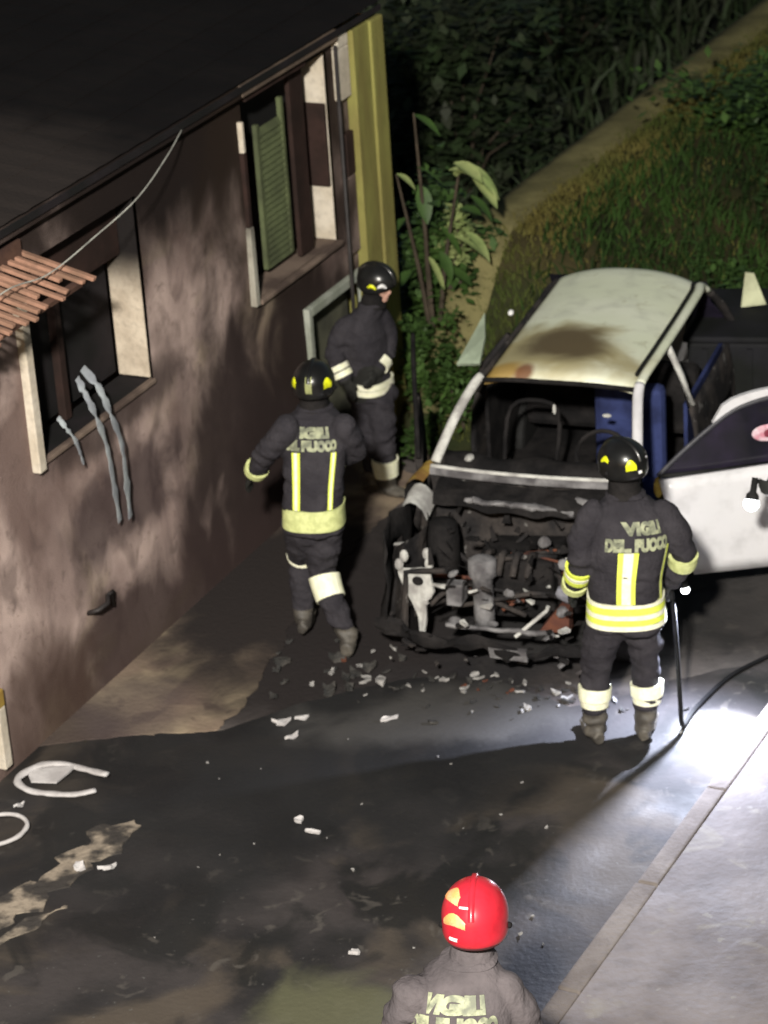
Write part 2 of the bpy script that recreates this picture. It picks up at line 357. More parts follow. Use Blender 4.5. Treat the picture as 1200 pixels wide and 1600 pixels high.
# leftmost cellar window
w3 = box('window', M_dark, house, -5.5, -4.72, .2, .23, .58, 1.0)
box('frame', M_stone, w3, -4.76, -4.69, -.04, .03, .56, .92, .006)
box('frame', M_yel, w3, -4.76, -4.69, -.04, .03, .922, 1.02, .004)
# windows and door further along the wall, out of the photograph
box('window', M_dark, house, -8.6, -7.3, .2, .23, 2.04, 3.1)
box('door', M_door, house, -7.2, -6.2, .15, .19, 0, 2.1)
# low doorway behind the firefighter
dr = box('door', M_door, house, -.86, -.08, .12, .16, .0, 1.68, .004)
box('frame', M_doorframe, dr, -.925, -.875, -.035, .04, .0, 1.76, .006)
box('frame', M_doorframe, dr, -.875, -.03, -.035, .04, 1.70, 1.76, .006)
box('frame', M_doorframe, dr, -.085, -.03, -.035, .04, .0, 1.699, .006)
box('reveal', M_doorframe, dr, -.874, -.868, .041, .12, .0, 1.695)
box('door_handle', M_iron, dr, -.2, -.16, .08, .12, .85, .88)
# yellow corner pilaster, pale and dark wall blocks, rain pipe
box('pilaster', M_yellow, house, -.13, .10, -.075, -.004, 0, EAVE-.01, .006)
box('pilaster', M_yellow, house, .10, .29, -.09, .3, 0, EAVE-.01, .012)
box('corner_block', M_stone, house, -.30, -.15, -.05, -.003, 2.93, 3.26, .006)
box('corner_block', M_stone, house, -.30, -.15, -.05, -.003, 3.265, 3.345, .006)
box('corner_block', M_brown, house, -.25, -.14, -.04, -.003, 2.42, 2.70, .006)
box('corner_block', M_wall, house, -.28, -.14, -.035, -.003, 1.9, 2.41, .006)
MB().tube([(-.345, -.055, 0), (-.345, -.055, 3.3)], .014, 8).build('rain_pipe', M_iron, house, True)
# cornice and roof
box('cornice', mat('cornice_plaster', (.16, .12, .09), (.10, .075, .06), .9, 3), house, -1.6, -.32, -.07, .05, 3.33, 3.40, .006)
box('cornice', M_wall, house, S0, -1.61, -.07, .05, 3.33, 3.40, .006)
rows = []
nr = 180
for a in range(0, 27):
    y = -.06 + a*.32; rise = (.0 if a == 0 else 0)
    z = 3.42 + (y+.20)*.22
    for st in (0, 1):
        zz = z + (.035 if st == 0 else .0); yy = y + (.0 if st == 0 else .0)
        rows.append([(S0 + .2 + i*(S1 + .02 - S0)/nr, y + (.32 if st else 0), 3.41 + (y+.06 + (.32 if st else 0))*.12 + (.005 if st == 0 else 0) + .006*abs(math.sin(i*1.1))) for i in range(nr+1)])
rf = MB().grid(rows).build('roof', M_roof, house)
box('gable', M_wall, house, S1-.05, S1, .46, 7, EAVE, 3.45)
box('fascia', M_dark, house, S0, S1+.04, -.085, -.072, 3.37, 3.405)
# dark iron bracket stuck in the wall
br = MB().tube([(-3.75, .0, 1.0), (-3.75, -.07, 1.03), (-3.66, -.08, 1.03), (-3.62, -.06, 1.06)], .014, 8)
br.tube([(-3.62, -.06, 1.06), (-3.55, -.05, 1.05), (-3.53, -.03, .95)], .012, 8); br.build('bracket', M_iron, house, True)
# slatted canopy over the first window
cp = box('canopy', M_slatdark, house, -5.9, -4.0, -.03, .0, 3.16, 3.28)
for k in range(24):
    s = -3.98 - k*.072; l = random.uniform(.40, .47) if k not in (2, 5) else .33
    Mx = Matrix.Translation((s, -.005, 3.20)) @ Matrix.Rotation(R(14), 4, 'X')
    o = MB().box(-.016, .016, -l, 0, -.010, .010, Mx).build('slat', M_slat, cp, bevel=.003); crumple(o, .012, 4, k)
MB().box(-5.9, -3.98, -.40, -.36, -.045, -.018, Matrix.Translation((0, -.005, 3.20)) @ Matrix.Rotation(R(14), 4, 'X')).build('board', M_slatdark, cp)
MB().box(-5.9, -3.98, -.20, -.16, -.045, -.018, Matrix.Translation((0, -.005, 3.20)) @ Matrix.Rotation(R(14), 4, 'X')).build('board', M_slatdark, cp)
def H(s, o, z): return HP + (HW*s + HN*o + Vector((0, 0, z)))*HK
# cable
tag(MB().tube(bez([H(-6.5, .3, 3.02), H(-5.3, .3, 3.12), H(-4.63, .3, 3.23), H(-4.19, .3, 3.18), H(-3.71, .3, 3.22), H(-3.26, .3, 3.28), H(-2.75, .2, 3.34), H(-2.29, .06, 3.37)], 70), .0042, 6).build('cable', M_cable, smooth=True),
    'thin pale cable hanging in a slack curve above the slatted canopy', 'cable')
# pale strips hanging out of window 1
def strip(pts, wd, nm, lab):
    P = bez([H(*p) for p in pts], 24); m = MB(); rows = []
    for i, p in enumerate(P):
        a = HW*.8 - HN*.2 + Vector((0, 0, .1*math.sin(i*.5))); a.normalize(); wv = wd*(.75+.9*noise.noise(Vector((i*.55, 0, wd*50))))
        nn = HN*.002
        rows.append([p - a*wv*.5, p - a*wv*.5 + nn, p + nn*2.4, p + a*wv*.5 + nn, p + a*wv*.5, p - nn*.2])
    m.grid(rows, True)
    return tag(m.build(nm, M_strip, smooth=False), lab, 'strip', 'torn strips hanging from the first window')
strip([(-3.49, -.06, 2.30), (-3.55, .02, 2.24), (-3.60, .10, 2.15), (-3.52, .10, 1.93), (-3.46, .08, 1.66), (-3.41, .06, 1.42)], .085, 'hanging_strip', 'longer left one of the two pale strips hanging together over the window sill')
strip([(-3.44, -.05, 2.34), (-3.46, .05, 2.25), (-3.50, .13, 2.13), (-3.40, .12, 1.90), (-3.36, .10, 1.66), (-3.33, .08, 1.41)], .09, 'hanging_strip', 'right one of the two pale strips hanging together, bent outwards below the sill')
strip([(-3.84, .02, 2.22), (-3.86, .08, 2.17), (-3.80, .09, 2.07), (-3.72, .07, 1.90)], .055, 'hanging_strip', 'short pale strip hanging alone over the left half of the sill')

# ---------------------------------------------------------------- bank, grass, bushes
def bank_z(x, y):
    # crest runs from (.75,18.9) towards (6,29); the face falls towards the street on the right
    a = Vector((.78, 19.0)); d = Vector((.47, .883)); rel = Vector((x, y)) - a
    t = rel.dot(d); n = rel.x*d.y - rel.y*d.x       # n>0: right of the crest
    if t < -1.2: e = 0
    else: e = min(1, (t + 1.2)/1.3)
    h = 1.25*e
    if n < -.1: z = h*max(0, 1 + (n+.1)/.35)
    elif n < .45: z = h
    else: z = h*max(0, 1 - (n-.45)/2.8) + .25*e*max(0, min(1, (n-2.5)/4))
    return z + .08*noise.noise(Vector((x*1.2, y*1.2, 0)))*e*max(0, min(1, abs(n)*1.5)) - .04
rows = []
for i in range(90):
    rows.append([(x, 16.6 + i*.2, bank_z(x, 16.6 + i*.2)) for x in np.linspace(-.2, 16, 90)])
tag(MB().grid(rows).build('bank', M_soil, smooth=True), 'grassy earth bank rising behind the burnt car', kind='structure')
ed = MB(); rows = []
for i in range(80):
    t = -1.0 + i*.17; n_ = .01*noise.noise(Vector((t*3, 0, 0)))
    c_ = Vector((.78, 19.0)) + Vector((.47, .883))*t; q_ = Vector((.883, -.47))
    rows.append([((c_ + q_*(w_ + n_)).x, (c_ + q_*(w_ + n_)).y, bank_z(*(c_ + q_*(w_ + n_))) + h_) for w_, h_ in ((-.12, -.3), (-.10, .03), (.0, .05), (.24, .045), (.28, -.05))])
tag(ed.grid(rows).build('bank_edge', mat('worn_earth_edge', (.19, .17, .075), (.11, .10, .045), .95, 2.5, bump=.8, bscale=20), smooth=True), 'worn pale olive edge running along the crest of the bank', kind='structure')
def blades(name, pts, h, mat_, wd, label, kind='stuff', lean=.5):
    vs = []; fs = []
    for (x, y, z) in pts:
        a = rng.uniform(0, 6.28); hh = h*rng.uniform(.5, 1.3); dx, dy = math.cos(a)*wd, math.sin(a)*wd
        lx, ly = rng.normal(0, lean*hh), rng.normal(0, lean*hh); b = len(vs)
        vs += [(x-dx, y-dy, z), (x+dx, y+dy, z), (x+lx*.4+dx*.7, y+ly*.4+dy*.7, z+hh*.6), (x+lx*.4-dx*.7, y+ly*.4-dy*.7, z+hh*.6), (x+lx, y+ly, z+hh)]
        fs += [(b, b+1, b+2, b+3), (b+3, b+2, b+4)]
    me = bpy.data.meshes.new(name); me.from_pydata(vs, [], fs)
    return tag(link(name, me, mat_), label, kind=kind)
pts = []
a0 = Vector((.78, 19.0)); dd = Vector((.47, .883)); nn_ = Vector((.883, -.47))
while len(pts) < 16000:
    t = rng.uniform(-1.1, 12); n = abs(rng.normal(0, .9)) + .16
    p = a0 + dd*t + nn_*n; z = bank_z(p.x, p.y)
    if z > .02 and (n < .65 or rng.random() < .15): pts.append((p.x, p.y, z))
blades('dry_grass', pts, .06, M_grass, .006, 'dry olive grass along the crest of the bank')
pts = []
M_grassg = mat('green_grass', (.030, .064, .012), (.014, .030, .007), .85, 1.1)
while len(pts) < 26000:
    t = rng.uniform(-1.3, 12); n = rng.uniform(.5, 4.5); p = a0 + dd*t + nn_*n; z = bank_z(p.x, p.y)
    pts.append((p.x, p.y, max(z, 0)))
blades('green_grass', pts, .12, M_grassg, .010, 'dark green weeds covering the face of the bank')
def leafy(name, c, r, n, leaf, mat_, label, cat, stems=5, group=None, droop=.4):
    root = empty(name, (c[0], c[1], c[2]), 0, label, cat, group)
    vs = []; fs = []
    clumps = [(rng.normal(0, .45, 3)*np.array(r)*.9 + np.array([0, 0, r[2]*1.0])) for _ in range(max(6, n//90))]
    for i in range(n):
        cc = clumps[rng.integers(len(clumps))]; p = cc + rng.normal(0, .17, 3)*np.array(r)
        p[2] = max(p[2], .03)
        d = rng.normal(0, 1, 3); d[2] = d[2]*.4 - droop*.3; d /= np.linalg.norm(d); s = np.cross(d, [0, 0, 1.]); s /= (np.linalg.norm(s)+1e-6)
        l = leaf*rng.uniform(.5, 1.3); b = len(vs); q = p + d*l
        vs += [tuple(p), tuple(p + d*l*.5 + s*l*.28), tuple(q), tuple(p + d*l*.5 - s*l*.28)]; fs += [(b, b+1, b+2, b+3)]
    me = bpy.data.meshes.new('foliage'); me.from_pydata(vs, [], fs); link('foliage', me, mat_, root)
    for k in range(stems):
        e = clumps[k % len(clumps)]
        MB().tube([(rng.normal(0, .04), rng.normal(0, .04), -.05), (e[0]*.4, e[1]*.4, e[2]*.55), tuple(e)], [.02, .013, .006], 6).build('stem', M_bark, root)
    return root
leafy('bush', (.55, 18.0, 0), (.33, .4, .42), 1500, .07, M_leaf, 'low green bush between the house corner and the burnt car', 'bush')
leafy('bush', (.32, 17.55, 0), (.18, .25, .22), 500, .06, M_leaf, 'small weedy bush behind the firefighter in the doorway', 'bush')
leafy('bush', (4.0, 19.6, .1), (1.0, .9, .75), 4200, .10, M_leaf, 'dark rounded bush on the bank above the dumpster', 'bush')
leafy('bush', (3.5, 21.6, .6), (1.0, .9, .55), 3500, .10, M_leaf, 'spreading green bush in the middle of the bank', 'bush')
leafy('bush', (2.2, 19.2, .3), (.6, .6, .33), 2200, .08, M_leaf, 'green bush just above the roof of the burnt car', 'bush')
leafy('bush', (5.2, 23.5, .5), (1.0, 1.0, .7), 3000, .12, M_leaf, 'tall green bush at the top right of the bank', 'bush')
for i, (x, y, rx, rz, lab) in enumerate([(.9, 23.5, 1.0, 1.1, 'dark thicket bush behind the broad leaved plant'), (-.6, 27, 1.6, 1.4, 'dark tree crown behind the roof corner of the house'),
        (2.2, 27.5, 1.6, 1.5, 'dark tree crown beyond the crest of the bank'), (4.8, 31, 1.8, 1.4, 'farthest dark tree crown at the top right'), (1.2, 32, 2.2, 1.5, 'farthest dark tree crown at the top centre')]):
    leafy('thicket_bush', (x, y, 0), (rx, rx, rz), 3000, .16, M_leafd, lab, 'bush')
tag(MB().add([(.2, 17.9, .02), (60, 17.9, .02), (60, 90, .02), (-40, 90, .02), (-40, 24, .02)], [(0, 1, 2, 3, 4)]).build('rough_ground', M_soild), kind='structure', label='dark rough ground behind the house and the bank')
pts = [(x, y, .02) for x, y in zip(rng.uniform(-6, 6, 9000), rng.uniform(19, 36, 9000)) if bank_z(x, y) < .02]
blades('dark_undergrowth', pts, .45, M_leafd, .03, 'dark undergrowth filling the ground behind the house')
leafy('bush', (.5, 19.0, .3), (.36, .4, .62), 2600, .10, M_leaf, 'dark leafy shrub behind the pale broad leaves', 'bush')
leafy('bush', (.62, 18.75, .95), (.16, .12, .26), 260, .10, M_leafb, 'loose pale green foliage sprays beside the end of the bank', 'bush', stems=8)
leafy('bush', (.30, 18.3, .1), (.22, .2, .42), 420, .08, M_leaf, 'weedy shrub at the foot of the tall broad leaved plant', 'bush')
# broad leaved plant, each leaf its own part
pl = empty('broad_leaved_plant', (.42, 18.6, 0), 0, 'tall plant with broad pale leaves beside the corner of the house', 'plant')
def bleaf(c, d, l, wd, up, m=M_leafb):
    d = Vector(d).normalized(); s = d.cross(Vector(up)).normalized(); u = s.cross(d); rows = []
    for i in range(7):
        t = i/6; ww = wd*math.sin(math.pi*min(1, t*.96+.03))**.7; p = Vector(c) + d*l*t - Vector((0, 0, 1))*l*.35*t*t
        rows.append([p - s*ww + u*ww*.3, p, p + s*ww + u*ww*.3])
    MB().grid(rows).build('leaf', m, pl, True)
for (x, y, z, d, l, wd, m) in [(-.17, 0, 1.83, (.9, -.3, -.45), .15, .045, M_leafb), (-.02, 0, 1.87, (.8, -.2, -.3), .2, .022, M_leaf), (.20, 0, 1.83, (.9, -.3, .1), .2, .06, M_leafb),
        (.30, 0, 1.87, (.8, -.3, -.5), .30, .085, M_leafb), (.24, -.05, 1.90, (.6, -.5, -.1), .24, .07, M_leafb), (.36, -.05, 1.80, (.7, -.5, -.6), .24, .075, M_leafb), (.30, -.05, 1.38, (.7, -.4, -.6), .22, .06, M_leafb), (.1, -.05, 1.25, (.4, -.5, -.7), .18, .05, M_leaf), (.26, 0, 1.78, (.2, -.4, .6), .15, .05, M_leafb), (.20, 0, 1.34, (.9, -.2, -.3), .24, .045, M_leafb), (.12, 0, 1.42, (.5, -.3, -.5), .2, .045, M_leaf),
        (.02, 0, 1.20, (.5, -.3, -.9), .22, .04, M_leafb), (-.02, 0, 2.25, (.7, -.3, -.3), .2, .05, M_leaf), (.05, 0, 1.6, (.3, -.6, .3), .16, .05, M_leaf), (-.12, 0, 1.5, (-.6, -.4, -.3), .2, .05, M_leaf), (.1, 0, 2.0, (.2, -.5, .4), .2, .06, M_leaf),
        (.15, 0, 1.1, (.7, -.4, -.2), .2, .06, M_leaf), (-.1, 0, 1.1, (-.5, -.4, -.2), .2, .06, M_leaf), (.25, .1, 1.5, (.5, -.4, .2), .22, .06, M_leaf), (.0, .1, 1.7, (.1, -.5, -.6), .22, .06, M_leaf), (.35, .1, 1.6, (.6, -.3, -.5), .2, .05, M_leaf)]:
    bleaf((x, y, z), d, l, wd, (0, 0, 1), m)
for k, e in enumerate([(.28, 0, 1.85), (-.02, .05, 2.25), (.18, 0, 1.35), (.02, 0, 1.2), (-.17, .0, 1.83)]):
    MB().tube([(.02*k, 0, 0), (e[0]*.4+.02, e[1]*.5, e[2]*.6), e], [.022, .016, .008], 6).build('stem', M_bark, pl)

# dark dumpster and pale sheet behind
dm = empty('dumpster', (2.62, 17.6, 0), R(-12), 'dark metal dumpster behind the open car door', 'dumpster')
tb = MB().box(-.42, 1.1, -.4, .5, .16, .92)
tb.build('container', M_bin, dm, bevel=.03)
MB().box(-.45, 1.13, -.43, .53, .925, .97).build('lid', M_bin, dm, bevel=.015)
for x in (-.3, 0, .3, .6, .9): box('rib', M_bin, dm, x-.02, x+.02, -.425, -.402, .2, .88)
for x, y in ((-.3, -.3), (1.0, -.3), (-.3, .4), (1.0, .4)):
    MB().tube([(x-.03, y, .08), (x+.03, y, .08)], .08, 14).build('wheel', M_rubber, dm)
sh = MB().add([(0, 0, 0), (.17, -.03, .02), (.10, .06, .22), (.04, .06, .23), (0, .012, 0), (.17, -.018, .02), (.10, .075, .22), (.04, .075, .23)], [(0, 1, 2, 3), (7, 6, 5, 4), (0, 4, 5, 1), (1, 5, 6, 2), (2, 6, 7, 3), (3, 7, 4, 0)]).build('pale_board', M_bag)
sh.location = (2.56, 17.75, .973); tag(sh, 'pale triangular board standing on the dark dumpster', 'board')

# ---------------------------------------------------------------- burnt car (local x: viewer's right, y: towards its rear)
car = empty('burnt_car', (.94, 15.34, 0), -R(20), 'burnt out white hatchback with its engine bay destroyed and its doors open', 'car')
def P(name, m, mt, parent=car, smooth=False, bevel=0): return m.build(name, mt, parent, smooth, bevel)
# roof
rows = []; NU, NV = 20, 26
def roofz(u, v):
    c = 1.40 - .075*abs(u/.52)**2.6 * 1.0
    c -= .05*max(0, (.62 - v)/.15)**2 if v < .62 else 0
    c -= .05*max(0, (v - 2.25)/.15)**2 if v > 2.25 else 0
    return c
for j in range(NV+1):
    v = .47 + j*(2.40-.47)/NV; hw = .482 - (.05*max(0, (v-2.25)/.15)**2 if v > 2.25 else 0)
    rows.append([(u*hw + .035, v + .0*abs(u) - .05*(1-u*u)*(1 if v < .8 else 0)*(.8-v)/.33 + (.04*(1-u*u) if v > 2.2 else 0), roofz(u*.52, v)) for u in np.linspace(-1, 1, NU+1)])
ro = P('roof', MB().grid(rows), M_roofp, smooth=True); sd = ro.modifiers.new('s', 'SOLIDIFY'); sd.thickness = .012
def rail(sx, m):
    pts = [(sx*.64, .0, .93), (sx*.595, .22, 1.13), (sx*.555, .42, 1.30), (sx*.555, .56, 1.348), (sx*.57, .9, 1.365), (sx*.58, 1.5, 1.37), (sx*.57, 2.05, 1.355), (sx*.54, 2.3, 1.31), (sx*.62, 2.5, 1.12), (sx*.68, 2.62, .93)]
    if sx < 0: pts = [(-.64, .0, .93), (-.575, .22, 1.13), (-.49, .42, 1.30), (-.44, .53, 1.343), (-.44, .9, 1.345), (-.44, 1.5, 1.345), (-.44, 2.05, 1.34), (-.46, 2.3, 1.29), (-.60, 2.5, 1.12), (-.68, 2.62, .93)]
    return bez(pts, 50)
for sx in (-1, 1):
    path = rail(sx, None)
    n1 = int(50*2.6/9); 
    P('pillar', MB().tube(path[:n1+1], [(.034, .026)]*(n1+1), 10), M_white if sx > 0 else M_ashlt, smooth=True)
    P('roof_rail', MB().tube(path[n1:42], [(.032, .024) if sx > 0 else (.018, .02)]*(42-n1), 10), M_roofp if sx > 0 else M_burnt, smooth=True)
    P('pillar', MB().tube(path[41:], [(.04, .024)]*(51-41), 10), M_burnt, smooth=True)
    P('pillar', MB().tube([(sx*(.575 if sx > 0 else .47), 1.12, 1.35), (sx*.66, 1.16, 1.12), (sx*.71, 1.18, .92)], [(.03, .022)]*3, 8), M_ashlt if sx > 0 else M_burnt, smooth=True)
    gp = [(p.x - sx*.047, p.y, p.z + .012) for p in path[n1+3:40]]
    if sx > 0: P('gutter', MB().tube(gp, .013, 6), M_rubber)
# windscreen header
P('header', MB().tube(bez([(-.44, .44, 1.315), (-.25, .41, 1.34), (0, .40, 1.345), (.25, .41, 1.34), (.53, .44, 1.315)], 16), .016, 8), M_char, smooth=True)
# cowl below the windscreen
cw = P('cowl', MB().grid([[(u, -.03 - .05*(1-(u/.66)**2) + dv, .905 + dz) for u in np.linspace(-.66, .66, 18)] for dv, dz in ((.04, -.02), (.035, .012), (-.03, .008), (-.035, -.03))]), M_ash, smooth=True)
P('cowl_edge', MB().tube([(u, -.03 - .05*(1-(u/.66)**2), .918) for u in np.linspace(-.66, .66, 18)], .014, 8), M_ashlt, smooth=True)
# buckled bulkhead ledge in front of the cowl, ash covered
rows = [[(u, -.12 - .07*(1-(u/.6)**2) + dv + .02*noise.noise(Vector((u*6, dv*9, 0))), .80 + dz + .035*noise.noise(Vector((u*7, dv*7, 4)))) for u in np.linspace(-.6, .62, 34)] for dv, dz in ((.08, .06), (.03, .05), (-.03, .035), (-.08, .01), (-.10, -.05))]
P('bulkhead_ledge', MB().grid(rows), M_char)
crumple(P('slam_strip', MB().tube(bez([(-.46, -.20, .80), (-.2, -.27, .815), (.1, -.27, .80), (.30, -.24, .79)], 24), [(.05*(.5+abs(noise.noise(Vector((k*.5, 2, 0))))), .018) for k in range(25)], 8), M_ash), .03, 8)
crumple(P('slam_strip', MB().tube(bez([(.22, -.15, .83), (.4, -.2, .81), (.56, -.22, .76)], 14), .022, 8), M_ash), .05, 9)
sh_ = MB(); rs_ = random.Random(3)
for k in range(90):
    u, v, z = rs_.uniform(-.58, .60), rs_.uniform(-.95, -.12), rs_.uniform(.30, .74); a_ = rs_.uniform(0, 6.28); l_ = rs_.uniform(.03, .11)
    d_ = Vector((math.cos(a_)*.4, math.sin(a_)*.4, rs_.uniform(.2, 1))).normalized()*l_; w_ = Vector((math.sin(a_), -math.cos(a_), 0))*rs_.uniform(.008, .035)
    p_ = Vector((u, v, z)); t_ = Vector((0, .008, 0))
    sh_.add([p_-w_, p_+w_, p_+w_*.3+d_, p_-w_*.5+d_*.9, p_-w_+t_, p_+w_+t_, p_+w_*.3+d_+t_, p_-w_*.5+d_*.9+t_], [(0, 1, 2, 3), (7, 6, 5, 4), (0, 4, 5, 1), (1, 5, 6, 2), (2, 6, 7, 3), (3, 7, 4, 0)])
tag(sh_.build('charred_shards', M_char, car), kind='stuff')
crumple(P('firewall', MB().grid([[(u, -.04, z) for u in np.linspace(-.66, .66, 14)] for z in np.linspace(.25, .88, 8)]), M_burnt), .03, 4)
# floor, sills, sides
box('floor', M_char, car, -.66, .66, .0, 2.55, .20, .25)
for sx in (-1, 1):
    box('sill', M_burnt if sx < 0 else M_white, car, min(sx*.68, sx*.76), max(sx*.68, sx*.76), .02, 1.35, .18, .34, .015)
def side(sx, v0, v1, z0, z1, arch=None, mt=M_white, name='side_panel', top=.0):
    m = MB(); nv, nz_ = 16, 8
    def pt(v, z):
        u = .765 - .05*((z-.55)/.4)**2*(1 if z > .55 else .4) - .03*max(0, (v-2.3)/.4)**2 - .06*max(0, (-.6-v)/.3)**2
        return (sx*u, v, z)
    for i in range(nv):
        for k in range(nz_):
            va, vb = v0+(v1-v0)*i/nv, v0+(v1-v0)*(i+1)/nv; za, zb = z0+(z1-z0)*k/nz_, z0+(z1-z0)*(k+1)/nz_
            if arch and math.hypot((va+vb)/2-arch[0], (za+zb)/2-arch[1]) < arch[2]: continue
            m.add([pt(va, za), pt(vb, za), pt(vb, zb), pt(va, zb)], [(0, 1, 2, 3)])
    o = m.build(name, mt, car, True); bm = bmesh.new(); bm.from_mesh(o.data); bmesh.ops.remove_doubles(bm, verts=bm.verts, dist=.0005); bmesh.ops.recalc_face_normals(bm, faces=bm.faces); bm.to_mesh(o.data); bm.free(); s = o.modifiers.new('s', 'SOLIDIFY'); s.thickness = .014; return o
side(1, 1.12, 2.68, .25, .92, (2.05, .28, .32), M_burnt); side(-1, 1.12, 2.68, .25, .92, (2.05, .28, .32), M_burnt)
fl = side(-1, -1.0, .0, .25, .80, (-.55, .28, .33), M_char, 'fender'); crumple(fl, .09, 4, 2)
fr = side(1, -1.0, .0, .25, .82, (-.55, .28, .33), M_char, 'fender'); crumple(fr, .09, 4, 5)
box('side_lining', M_blue, car, .655, .68, 1.2, 2.6, .3, .915)
box('side_lining', M_char, car, -.68, -.655, 1.2, 2.6, .3, .915)
# ash-white and scorched yellow remains of the left fender top
crumple(P('fender_top', MB().grid([[(u, v, .86 + .03*math.sin(v*5) - .12*abs((u+.70)/.1)**2 - .1*max(0, -.2-v)) for u in np.linspace(-.79, -.60, 7)] for v in np.linspace(-.36, -.13, 6)]), M_ashlt, smooth=True), .02, 5)
crumple(P('fender_top', MB().grid([[(u, v, .90 - .10*abs((u+.70)/.1)**2) for u in np.linspace(-.79, -.66, 6)] for v in np.linspace(-.20, .10, 6)]), M_yel, smooth=True), .015, 5)
crumple(P('fender_top', MB().grid([[(u, v, .84 - .12*abs((u-.70)/.1)**2) for u in np.linspace(.60, .79, 7)] for v in np.linspace(-.5, -.02, 8)]), M_ash, smooth=True), .035, 5)
# engine bay
crumple(P('inner_wing', MB().grid([[(-.60 + .04*math.sin(v*9), v, z) for v in np.linspace(-.9, -.1, 10)] for z in np.linspace(.2, .72, 6)]), M_burnt), .04, 5)
crumple(P('inner_wing', MB().grid([[(.60, v, z) for v in np.linspace(-.9, -.1, 10)] for z in np.linspace(.2, .72, 6)]), M_burnt), .04, 5)
for u in (-.48, .46):
    st = P('strut_tower', MB().tube([(u, -.42, .3), (u, -.40, .62), (u, -.40, .72), (u, -.40, .74)], [.10, .10, .085, .03], 14), M_char, smooth=True)
e = P('engine_block', MB().box(-.22, .26, -.62, -.22, .22, .60), M_char, bevel=.02); crumple(e, .05, 3)
for k in range(4):
    P('intake_pipe', MB().tube(bez([(-.12+k*.09, -.55, .62), (-.12+k*.09, -.66, .66), (-.13+k*.09, -.74, .56)], 8), .022, 8), M_burnt, smooth=True)
P('gearbox', MB().ell((.38, -.5, .38), (.14, .16, .13)), M_char, smooth=True)
P('engine_cylinder', MB().tube([(-.11, -.82, .26), (-.115, -.80, .40), (-.12, -.79, .56), (-.12, -.785, .58), (-.12, -.78, .68), (-.12, -.78, .695)], [.065, .062, .062, .085, .085, .05], 16), M_ash, smooth=True)
crumple(P('battery_remains', MB().box(-.34, -.24, -.84, -.74, .38, .52), M_ash, bevel=.012), .025, 8)
# white ash wedge: remains of the left headlight mount
m = MB().prism([(-.62, .62), (-.40, .64), (-.41, .50), (-.45, .40), (-.46, .22), (-.50, .22), (-.52, .40), (-.59, .50)], -.015, .015)
hl = m.build('headlight_mount', M_ashlt, car); bm = bmesh.new(); bm.from_mesh(hl.data)
bmesh.ops.rotate(bm, verts=bm.verts, cent=(0, 0, 0), matrix=Matrix.Rotation(R(90), 3, 'X')); bmesh.ops.translate(bm, verts=bm.verts, vec=(0, -.88, 0)); bmesh.ops.subdivide_edges(bm, edges=bm.edges, cuts=2); bm.to_mesh(hl.data); bm.free(); crumple(hl, .03, 9)
P('headlight_hole', MB().ell((-.49, -.90, .56), (.035, .012, .03)), M_char, hl)
for p in ((-.58, -.86, .70), (-.44, -.85, .72), (-.60, -.90, .66), (-.42, -.88, .67)):
    P('bracket', MB().ell(p, (.028, .025, .04), 8, 6), M_ashlt)
for p, r in (((.36, -.72, .66), .035), ((.40, -.78, .50), .055), ((.38, -.86, .42), .035), ((.06, -.84, .50), .03), ((-.28, -.86, .60), .025), ((.22, -.60, .74), .03), ((-.05, -.86, .30), .022), ((-.26, -.92, .32), .03)):
    crumple(P('burnt_fitting', MB().ell(p, (r*1.3, r, r), 9, 6), M_ash if r < .05 else mat('grey_ash_ball', (.22, .22, .25), None, .9, 8)), .02, 12, r*100)
P('tie_rod', MB().tube([(.13, -1.0, .30), (.30, -.9, .44), (.31, -.9, .47)], .012, 8), M_ashlt)
P('red_tank', MB().add([(.24, -.86, .28), (.42, -.86, .28), (.42, -.84, .44), (.36, -.84, .44), (.24, -.76, .28), (.42, -.76, .28), (.42, -.76, .44), (.36, -.76, .44)], [(0, 1, 2, 3), (4, 7, 6, 5), (0, 4, 5, 1), (1, 5, 6, 2), (2, 6, 7, 3), (3, 7, 4, 0)]), M_rust)
for k in range(9):
    a = [(random.uniform(-.5, .5), random.uniform(-.8, -.3), random.uniform(.3, .7)) for _ in range(4)]
    P('burnt_hose', MB().tube(bez(a, 14), random.uniform(.008, .018), 6), M_burnt if k % 3 else M_rust, smooth=True)
# bumper beam, radiator support
crumple(P('bumper_beam', MB().tube([(u, -1.0 - .10*(1-(u/.72)**2), .27) for u in np.linspace(-.72, .72, 24)], [(.02 + .012*abs(math.sin(k*1.7)), .028 + .018*abs(math.sin(k*2.3))) for k in range(24)], 8), M_char), .07, 6)
crumple(P('radiator_support', MB().tube([(u, -.93 - .06*(1-(u/.6)**2), .33) for u in np.linspace(-.30, .35, 14)], .014, 6), M_ash), .02, 7)
crumple(P('radiator_frame', MB().tube([(-.58, -.92, .25), (-.57, -.9, .62), (-.3, -.93, .66)], .018, 6), M_burnt), .02, 7)
crumple(P('number_plate_bracket', MB().box(.02, .24, -1.13, -1.10, .22, .29), M_ash), .03, 9)
for k in range(64):
    u = random.uniform(-.70, .70); v = random.uniform(-1.12, -.45) if k % 2 else random.uniform(-1.12, -.95)
    o = P('clinging_scrap', MB().box(-.03, .03, -.012, .012, -.008, .008, Matrix.Translation((u, v, random.uniform(.12, .40) if k % 2 == 0 else random.uniform(.40, .72))) @ Matrix.Rotation(random.uniform(-1, 1), 4, 'Z') @ Matrix.Rotation(random.uniform(-.6, .6), 4, 'Y') @ Matrix.Scale(random.uniform(.35, 1.3), 4)), random.choice([M_ashlt, M_ash, M_burnt, M_char, M_char, M_char])); crumple(o, .02, 25, k)
